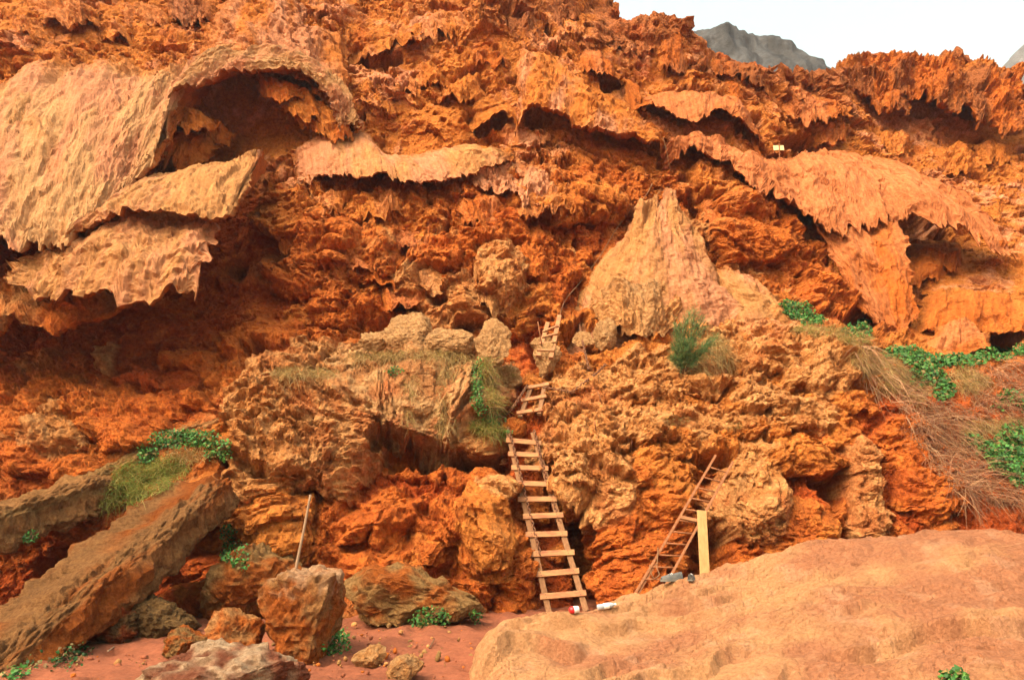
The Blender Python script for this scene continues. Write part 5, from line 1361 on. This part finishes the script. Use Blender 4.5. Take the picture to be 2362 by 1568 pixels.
# ------------------------------------------------------------------ litter and shoes on the big boulder
def lathe(prof, p, ax, seg=18):
    ax = np.array(ax, float); ax /= np.linalg.norm(ax)
    a = np.cross(ax, (0.1, 0.2, 1.0)); a /= np.linalg.norm(a); b = np.cross(ax, a)
    V, Fc = [], []
    for (l, r) in prof:
        for k in range(seg):
            th = 2 * math.pi * k / seg
            V.append(np.array(p) + ax * l + (a * math.cos(th) + b * math.sin(th)) * max(r, 1e-4))
    for i in range(len(prof) - 1):
        for k in range(seg):
            k2 = (k + 1) % seg
            Fc += [(i * seg + k, i * seg + seg + k2, i * seg + k2), (i * seg + k, i * seg + seg + k, i * seg + seg + k2)]
    return np.array(V), np.array(Fc)


def bump_z(x, y):
    j = int(np.argmin(np.abs(FBY[:, 0] - y))); i = int(np.argmin(np.abs(FBX[0] - x)))
    return float(FBZ[j, i])


c = surf(1322, 1413); z = bump_z(c.x, c.y)
root = empty("plastic_cup", (c.x, c.y, z)); tag(root, "small white plastic cup with a red base lying on the big boulder", "cup")
ax = (-0.96, -0.25, -0.1); b0 = np.array((c.x + 0.05, c.y, z + 0.036))
V, Fc = lathe([(-0.004, 0.0), (-0.004, 0.026), (0.0, 0.031), (0.045, 0.036), (0.052, 0.036)], b0, ax); build("cup_body", V, Fc, M_WHITE, parent=root)
V, Fc = lathe([(0.0525, 0.0362), (0.06, 0.036), (0.085, 0.031), (0.095, 0.022), (0.098, 0.0)], b0, ax); build("cup_base", V, Fc, M_RED, parent=root)
c = surf(1400, 1408); z = bump_z(c.x, c.y)
root = empty("water_bottle", (c.x, c.y, z)); tag(root, "clear plastic water bottle lying on the big boulder right of the cup", "bottle")
ax = (0.97, 0.2, 0.13); b0 = np.array((c.x - 0.11, c.y - 0.02, z + 0.022))
V, Fc = lathe([(0, 0), (0.0, 0.026), (0.008, 0.031), (0.05, 0.031), (0.055, 0.029), (0.06, 0.031), (0.14, 0.031), (0.165, 0.026), (0.19, 0.015), (0.2, 0.012)], b0, ax); build("bottle_body", V, Fc, M_CLEAR, parent=root)
V, Fc = lathe([(0.07, 0.0318), (0.072, 0.0322), (0.13, 0.0322), (0.132, 0.0318)], b0, ax); build("label_band", V, Fc, M_WHITE, parent=root)
V, Fc = lathe([(0.2, 0.0), (0.2, 0.014), (0.216, 0.014), (0.217, 0.0)], b0, ax); build("cap", V, Fc, M_WHITE, parent=root)


def shoe(px, py, yaw, label, s=1.0):
    c = surf(px, py); z = bump_z(c.x, c.y + 0.05)
    root = empty("shoe", (c.x, c.y + 0.05, z)); tag(root, label, "shoe", "shoes left on the big boulder")
    secs = [(-0.125, 0.030, 0.085, 0.0), (-0.105, 0.040, 0.095, 0.0), (-0.06, 0.042, 0.085, 0.0), (-0.02, 0.042, 0.078, 0), (0.02, 0.044, 0.066, 0), (0.07, 0.050, 0.052, 0), (0.11, 0.048, 0.044, 0), (0.14, 0.034, 0.034, 0.003), (0.155, 0.012, 0.022, 0.006)]
    up_, so_ = [], []
    seg = 12
    R = Matrix.Rotation(yaw, 3, 'Z')
    for (x, w, h, z0) in secs:
        for k in range(seg):
            th = math.pi * k / (seg - 1)
            yy = math.cos(th) * w * (1 - 0.25 * math.sin(th)); zz = 0.02 + z0 + math.sin(th) ** 0.7 * h
            if x < 0.0 and zz > 0.06: yy *= 0.8; 
            if -0.11 < x < 0.0 and 3 < k < seg - 4: zz = 0.035
            up_.append(np.array(R @ Vector((x * s, yy * s, zz * s))) + np.array((c.x, c.y + 0.05, z)))
        for yy, zz in ((w * 1.08, 0.021), (w * 1.08, 0.0), (-w * 1.08, 0.0), (-w * 1.08, 0.021)):
            so_.append(np.array(R @ Vector((x * 1.03 * s, yy * s, zz * s))) + np.array((c.x, c.y + 0.05, z)))
    def skin(n, k, closed):
        Fc = []
        for i in range(n - 1):
            for j in range(k if closed else k - 1):
                j2 = (j + 1) % k
                Fc += [(i * k + j, i * k + j2, i * k + k + j2), (i * k + j, i * k + k + j2, i * k + k + j)]
        return Fc
    n = len(secs)
    f1 = skin(n, seg, False) + [(0, j, j + 1) for j in range(1, seg - 1)]
    build("upper", np.array(up_), np.array(f1), M_SHOE, parent=root)
    f2 = skin(n, 4, True) + [(0, 1, 2), (0, 2, 3), ((n - 1) * 4, (n - 1) * 4 + 2, (n - 1) * 4 + 1), ((n - 1) * 4, (n - 1) * 4 + 3, (n - 1) * 4 + 2)]
    build("sole", np.array(so_), np.array(f2), M_SOLE, parent=root, smooth=False)
    lc = []
    for x in (0.01, 0.03, 0.05):
        pts = [np.array(R @ Vector((x * s, yy * s, (0.02 + 0.074 - x * 0.35 - abs(yy) * 0.5) * s))) + np.array((c.x, c.y + 0.05, z)) for yy in (-0.025, 0, 0.025)]
        lc.append(tube(pts, 0.003, 5))
    V, Fc = merge(lc); build("laces", V, Fc, M_WHITE, parent=root)


shoe(1553, 1346, math.radians(-160), "dark hiking shoe on the crest of the big boulder nearest the iron ladder")
shoe(1596, 1336, math.radians(70), "second dark shoe half hidden behind the crest by the plank", 0.8)

# sticks lying on the sand
for k, (x0, y0, x1, y1, lab) in enumerate(((248, 1508, 272, 1492, "pale short stick on the sand under the slab"), (648, 1532, 702, 1521, "thin dry twig on the sand in front of the square boulder"), (505, 1512, 530, 1524, "bent dry stick beside the small wedge boulder"), (990, 1500, 1002, 1478, "thin dark twig alone on open sand"))):
    a, b = gp(x0, y0), gp(x1, y1)
    a[2] = b[2] = 0.03
    V, Fc = tube(curve([a, (a + b) / 2 + np.array((0.01, 0.02, 0.015)), b], 8), 0.009, 6, 0.005)
    tag(build("stick", V, Fc, M_POLE if k == 0 else M_STEM, loc=tuple(a)), lab, "stick")

# ------------------------------------------------------------------ plants
GR = [np.array(c) for c in ((0.035, 0.13, 0.022), (0.05, 0.17, 0.03), (0.025, 0.09, 0.018), (0.08, 0.20, 0.035))]
DG = [np.array(c) for c in ((0.36, 0.23, 0.08), (0.30, 0.18, 0.06), (0.42, 0.29, 0.12), (0.26, 0.20, 0.055))]
YG = [np.array(c) for c in ((0.26, 0.25, 0.05), (0.18, 0.22, 0.04), (0.36, 0.28, 0.08), (0.12, 0.18, 0.03))]
TW = [np.array(c) for c in ((0.20, 0.08, 0.035), (0.27, 0.125, 0.06), (0.15, 0.06, 0.03), (0.34, 0.19, 0.095))]


def leaves(pts, size, cols, rs, spread=0.9):
    """Pointed, slightly folded leaves: 6 vertices, 4 triangles each."""
    n = len(pts); P = np.asarray(pts, float)
    N_ = rs.normal(size=(n, 3)) * spread + np.array((0, -0.7, 0.8)); N_ /= np.linalg.norm(N_, axis=1)[:, None]
    A = np.cross(N_, rs.normal(size=(n, 3))); A /= np.linalg.norm(A, axis=1)[:, None]; B = np.cross(N_, A)
    s = (size * rs.uniform(0.6, 1.4, n))[:, None]
    V = np.stack([P - A * s * 0.5, P - A * s * 0.12 + B * s * 0.36 + N_ * s * 0.10, P - A * s * 0.12 - B * s * 0.36 + N_ * s * 0.10, P + A * s * 0.25 + B * s * 0.26 + N_ * s * 0.05, P + A * s * 0.25 - B * s * 0.26 + N_ * s * 0.05, P + A * s * 0.62 - N_ * s * 0.1], 1).reshape(-1, 3)
    t = np.array([(0, 1, 2), (1, 3, 2), (3, 4, 2), (3, 5, 4)])
    Fc = (np.arange(n)[:, None, None] * 6 + t[None]).reshape(-1, 3)
    ci = rs.randint(0, len(cols), n)
    C = np.array(cols)[ci] * rs.uniform(0.7, 1.3, n)[:, None]
    return V, Fc, np.repeat(C, 6, 0)


def blades(base, dirs, length, width, cols, rs, droop=0.5, seg=3):
    """Curved tapering strips."""
    n = len(base); base = np.asarray(base, float); dirs = np.asarray(dirs, float)
    dirs /= np.linalg.norm(dirs, axis=1)[:, None] + 1e-9
    L = (np.asarray(length) * np.ones(n))[:, None]
    side = np.cross(dirs, rs.normal(size=(n, 3))); side /= np.linalg.norm(side, axis=1)[:, None] + 1e-9
    curl = rs.normal(size=(n, 3)) * 0.25
    V = []
    for k in range(seg + 1):
        t = k / seg
        c = base + dirs * L * t + (np.array((0, 0, -1)) * droop + curl) * L * t * t
        w = width * (1 - 0.85 * t)
        V += [c - side * w, c + side * w]
    V = np.stack(V, 1).reshape(-1, 3)
    t = []
    for k in range(seg):
        t += [(2 * k, 2 * k + 1, 2 * k + 3), (2 * k, 2 * k + 3, 2 * k + 2)]
    Fc = (np.arange(n)[:, None, None] * (2 * seg + 2) + np.array(t)[None]).reshape(-1, 3)
    C = np.array(cols)[rs.randint(0, len(cols), n)] * rs.uniform(0.7, 1.3, n)[:, None]
    return V, Fc, np.repeat(C, 2 * seg + 2, 0)


def blob_points(blobs, n, rs, lift=0.08):
    """Random points on the rock inside picture ellipses (x, y, rx, ry)."""
    ar = np.array([b[2] * b[3] for b in blobs], float); pick = rs.choice(len(blobs), n, p=ar / ar.sum())
    out = []
    for i in pick:
        x, y, rx, ry = blobs[i]
        r = math.sqrt(rs.rand()); th = rs.rand() * 2 * math.pi
        p = surf(x + rx * r * math.cos(th), y + ry * r * math.sin(th))
        out.append((p.x + rs.normal() * 0.02, p.y - rs.rand() * lift, p.z + rs.normal() * 0.02))
    return np.array(out)


def vine(blobs, n, size, label, seed, cols=GR, name="vine", cat="plant", stems=5, lift=0.12, group=None):
    rs = np.random.RandomState(seed)
    n = int(n * 1.3)
    P = blob_points(blobs, n, rs, lift)
    c0 = P.mean(0); c0[2] = P[:, 2].min()
    root = empty(name, tuple(c0)); tag(root, label, cat, group)
    V, Fc, C = leaves(P, size * 0.8, list(cols) * 2 + [cols[0] * 1.5 + 0.01, np.array((0.22, 0.16, 0.05))], rs)
    tag(build("foliage", V, Fc, M_LEAF, parent=root, tint=C, smooth=False), kind="stuff")
    parts = []
    for k in range(stems):
        a, b, c = P[rs.randint(n)], P[rs.randint(n)], P[rs.randint(n)]
        if np.linalg.norm(a - c) < 1.5:
            parts.append(tube(curve([a, (a + c) / 2 + rs.normal(size=3) * 0.03, c], 10), 0.006, 5, 0.003))
    for V, Fc in parts:
        build("stem", V, Fc, M_STEM, parent=root)


vine([(410, 1012, 60, 22), (470, 1012, 40, 20), (345, 1048, 22, 22), (490, 1040, 14, 22)], 900, 0.055, "dark green vine at the top of the grass between the slabs", 1)
vine([(520, 1040, 16, 26)], 130, 0.05, "bright green sprig in the crack beyond the slab's upper end", 2, cols=GR[1:])
vine([(545, 1275, 32, 30), (530, 1230, 16, 20), (560, 1300, 22, 14)], 420, 0.05, "green ivy hanging on the dark orange boulder", 3)
vine([(785, 1478, 22, 26), (765, 1495, 16, 10)], 260, 0.045, "small green weed at the right foot of the square boulder", 4)
vine([(1000, 1420, 44, 20), (965, 1432, 24, 10)], 380, 0.045, "green weed patch on the sand below the mossy boulder", 5)
vine([(1098, 1420, 14, 16)], 90, 0.04, "tiny green weed at the end of the mossy boulder", 6)
vine([(1102, 870, 15, 40), (1100, 915, 14, 30), (1106, 940, 10, 20)], 520, 0.045, "narrow green vine hanging down the overhanging block", 7, cols=GR[:2] + [GR[3]])
vine([(1140, 965, 26, 16), (1170, 1000, 10, 8), (1125, 948, 14, 12)], 220, 0.04, "low green weeds just above the head of the long ladder", 8)
vine([(1840, 718, 34, 18), (1870, 738, 30, 12), (1815, 702, 16, 10)], 650, 0.075, "green vine at the right foot of the buttress cone", 9)
vine([(1975, 765, 34, 14), (1990, 745, 16, 10)], 380, 0.07, "green vine under the tip of the long tongue", 10)
vine([(2080, 815, 50, 16), (2140, 835, 56, 18), (2220, 830, 60, 14), (2300, 815, 50, 14), (2350, 805, 30, 12), (2130, 870, 50, 22), (2420, 815, 60, 20), (2170, 900, 26, 26)], 2400, 0.085, "broad green vine along the top of the right slope", 11)
vine([(2330, 1010, 40, 34), (2320, 1060, 46, 36), (2280, 1040, 30, 24), (2240, 1015, 22, 14), (2380, 1050, 40, 40), (2350, 1100, 30, 22)], 1700, 0.085, "green bush like vine low on the right slope", 12)
vine([(2330, 915, 34, 14), (2300, 935, 20, 10), (2370, 930, 40, 20)], 240, 0.075, "sparse green vine among the dry twigs at the right edge", 13)
vine([(80, 1235, 12, 14)], 60, 0.05, "tiny green sprig on the shorter slab", 14)
vine([(48, 1545, 24, 14)], 130, 0.05, "bright green weed in the bottom left corner", 15, cols=GR[1:])
vine([(2190, 1560, 28, 14)], 150, 0.05, "green weed at the bottom edge in front of the big boulder", 16)
vine([(912, 858, 18, 10)], 110, 0.04, "small green weed on the face of the overhanging block", 17)
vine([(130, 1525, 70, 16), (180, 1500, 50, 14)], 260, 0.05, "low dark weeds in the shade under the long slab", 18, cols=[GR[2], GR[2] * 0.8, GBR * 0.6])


def grass(blobs, n, length, label, seed, cols=DG, lean=(0, -0.5, 0.6), droop=0.6, width=0.004, name="dry_grass", spread=0.5, mat=None):
    rs = np.random.RandomState(seed)
    P = blob_points(blobs, n, rs, 0.03)
    D = rs.normal(size=(n, 3)) * spread + np.array(lean)
    V, Fc, C = blades(P, D, length * rs.uniform(0.5, 1.3, n), width, cols, rs, droop)
    o = build(name, V, Fc, mat or M_GRASS, tint=C, smooth=False, loc=tuple(P.mean(0)))
    tag(o, label, "grass", kind="stuff")


grass([(330, 1105, 70, 40), (290, 1140, 50, 26), (390, 1080, 50, 26), (250, 1165, 20, 12)], 4200, 0.16, "yellow green grass growing on the upper part of the long slab", 31, cols=YG, width=0.004)
grass([(440, 1050, 50, 16)], 500, 0.16, "dry straw grass below the dark green vine", 32)
grass([(960, 818, 90, 10), (1050, 825, 45, 12), (860, 822, 60, 8), (700, 860, 80, 12)], 2600, 0.20, "straw grass along the top of the overhanging block", 33, lean=(0, -0.6, 0.25), droop=0.8)
grass([(1040, 850, 25, 24), (1020, 920, 16, 60), (950, 890, 20, 26), (940, 960, 14, 20), (1030, 980, 24, 20)], 750, 0.2, "straw hanging down the face of the overhanging block", 34, lean=(0, -0.4, -0.3), droop=0.7)
grass([(1128, 890, 18, 40), (1140, 930, 16, 26), (1120, 850, 14, 26)], 1500, 0.24, "dry reeds beside the hanging vine", 35, cols=DG + YG[:2], lean=(0, -0.3, 0.3), droop=0.5)
grass([(1120, 985, 36, 22), (1150, 1000, 20, 14)], 1300, 0.16, "greenish grass just left of the long ladder head", 36, cols=YG + DG[:1], lean=(0.1, -0.5, 0.4))
grass([(1900, 765, 60, 10), (1970, 780, 40, 14), (1850, 760, 30, 8)], 1800, 0.2, "pale grass on the rim left of the vines", 37, cols=DG + YG[1:2], lean=(0.2, -0.5, 0.4))
grass([(2000, 830, 40, 26), (2060, 870, 40, 30), (2110, 900, 30, 30), (2040, 840, 40, 24)], 4000, 0.22, "straw coloured grass hanging over the rim of the right bank", 38, cols=DG + TW[1:2], lean=(0.3, -0.5, -0.1), droop=0.8, width=0.004, spread=0.8)
grass([(2220, 870, 40, 26), (2250, 880, 30, 20)], 1500, 0.2, "pale straw mound among the vines on the right slope", 39, cols=DG, lean=(0, -0.5, -0.2), droop=0.9)
grass([(2270, 985, 60, 18), (2350, 975, 50, 14), (2230, 1000, 24, 14)], 2200, 0.2, "pale straw band across the right slope", 40, cols=DG + TW[1:2], lean=(-0.2, -0.5, 0.0), droop=0.8)
grass([(1645, 800, 30, 34), (1600, 835, 30, 20), (1665, 830, 20, 14)], 1000, 0.3, "dry straw at the foot of the green bush", 41, lean=(0.35, -0.6, -0.1), droop=0.7)
grass([(1180, 855, 12, 26), (1560, 970, 30, 10), (1690, 985, 20, 8)], 260, 0.12, "few dry blades scattered on the ledges of the right bank", 42, cols=DG + YG[:1])

TWB = [(2110, 930, 40, 40), (2140, 990, 50, 50), (2190, 1050, 60, 50), (2240, 1100, 60, 40), (2290, 1130, 60, 30), (2090, 890, 30, 30), (2300, 890, 80, 50), (2350, 860, 60, 40), (2300, 940, 70, 30), (2180, 960, 50, 40), (2340, 1150, 40, 20), (2430, 950, 80, 120)]
grass(TWB, 7500, 0.42, "tangle of reddish brown dry twigs covering the right slope", 51, cols=TW, lean=(0.25, -0.35, -0.35), droop=0.35, width=0.0045, name="dry_brush", spread=0.75, mat=M_TWIG)
grass([(2000, 800, 30, 24), (2030, 850, 26, 30), (2060, 910, 24, 30), (2010, 870, 20, 30)], 160, 0.7, "long bare roots hanging down the edge of the right bank", 52, cols=[TW[1], TW[3]], lean=(0.15, -0.35, -0.6), droop=0.5, width=0.007, name="hanging_roots", mat=M_TWIG)


def tamarisk():
    rs = np.random.RandomState(77)
    base = surf(1572, 858) + Vector((0, -0.05, -0.05))
    root = empty("feathery_bush", tuple(base)); tag(root, "feathery blue green bush growing on the bank below the cone", "bush")
    tr, tips = [], []
    for (x, y, dy) in ((1552, 800, -.1), (1560, 760, -.25), (1580, 735, -.3), (1605, 712, -.3), (1600, 745, -.45), (1615, 765, -.4), (1640, 785, -.35), (1595, 790, -.5), (1548, 825, -.2), (1625, 800, -.45), (1575, 780, -.45), (1650, 778, -.25), (1590, 720, -.2), (1560, 745, -.15), (1620, 735, -.25)):
        q = np.array(pt(x, y, base.y + dy * 0.6 - 0.05))
        c = curve([base, np.array(base) * 0.45 + q * 0.55 + np.array((rs.normal() * 0.04, 0, 0.06)), q], 12)
        tr.append(tube(c, 0.014, 5, 0.004)); tips.append(c)
    for V, Fc in tr: build("branch", V, Fc, M_STEM, parent=root)
    B, D, Ln = [], [], []
    for c in tips:
        ax = c[-1] - c[4]
        for k in range(300):
            t = rs.uniform(0.25, 1.0); i = t * 11; p = c[int(i)] * (1 - i % 1) + c[min(int(i) + 1, 11)] * (i % 1)
            B.append(p + rs.normal(size=3) * 0.035); D.append(ax / np.linalg.norm(ax) * 0.8 + rs.normal(size=3) * 0.5 + np.array((0.05, 0, 0.15))); Ln.append(rs.uniform(0.06, 0.19))
    gc = [np.array(c) for c in ((0.075, 0.165, 0.055), (0.055, 0.13, 0.05), (0.10, 0.20, 0.06), (0.20, 0.22, 0.07))]
    V, Fc, C = blades(np.array(B), np.array(D), np.array(Ln), 0.0042, gc, rs, 0.25)
    tag(build("crown", V, Fc, M_GRASS, parent=root, tint=C, smooth=False), kind="stuff")


tamarisk()
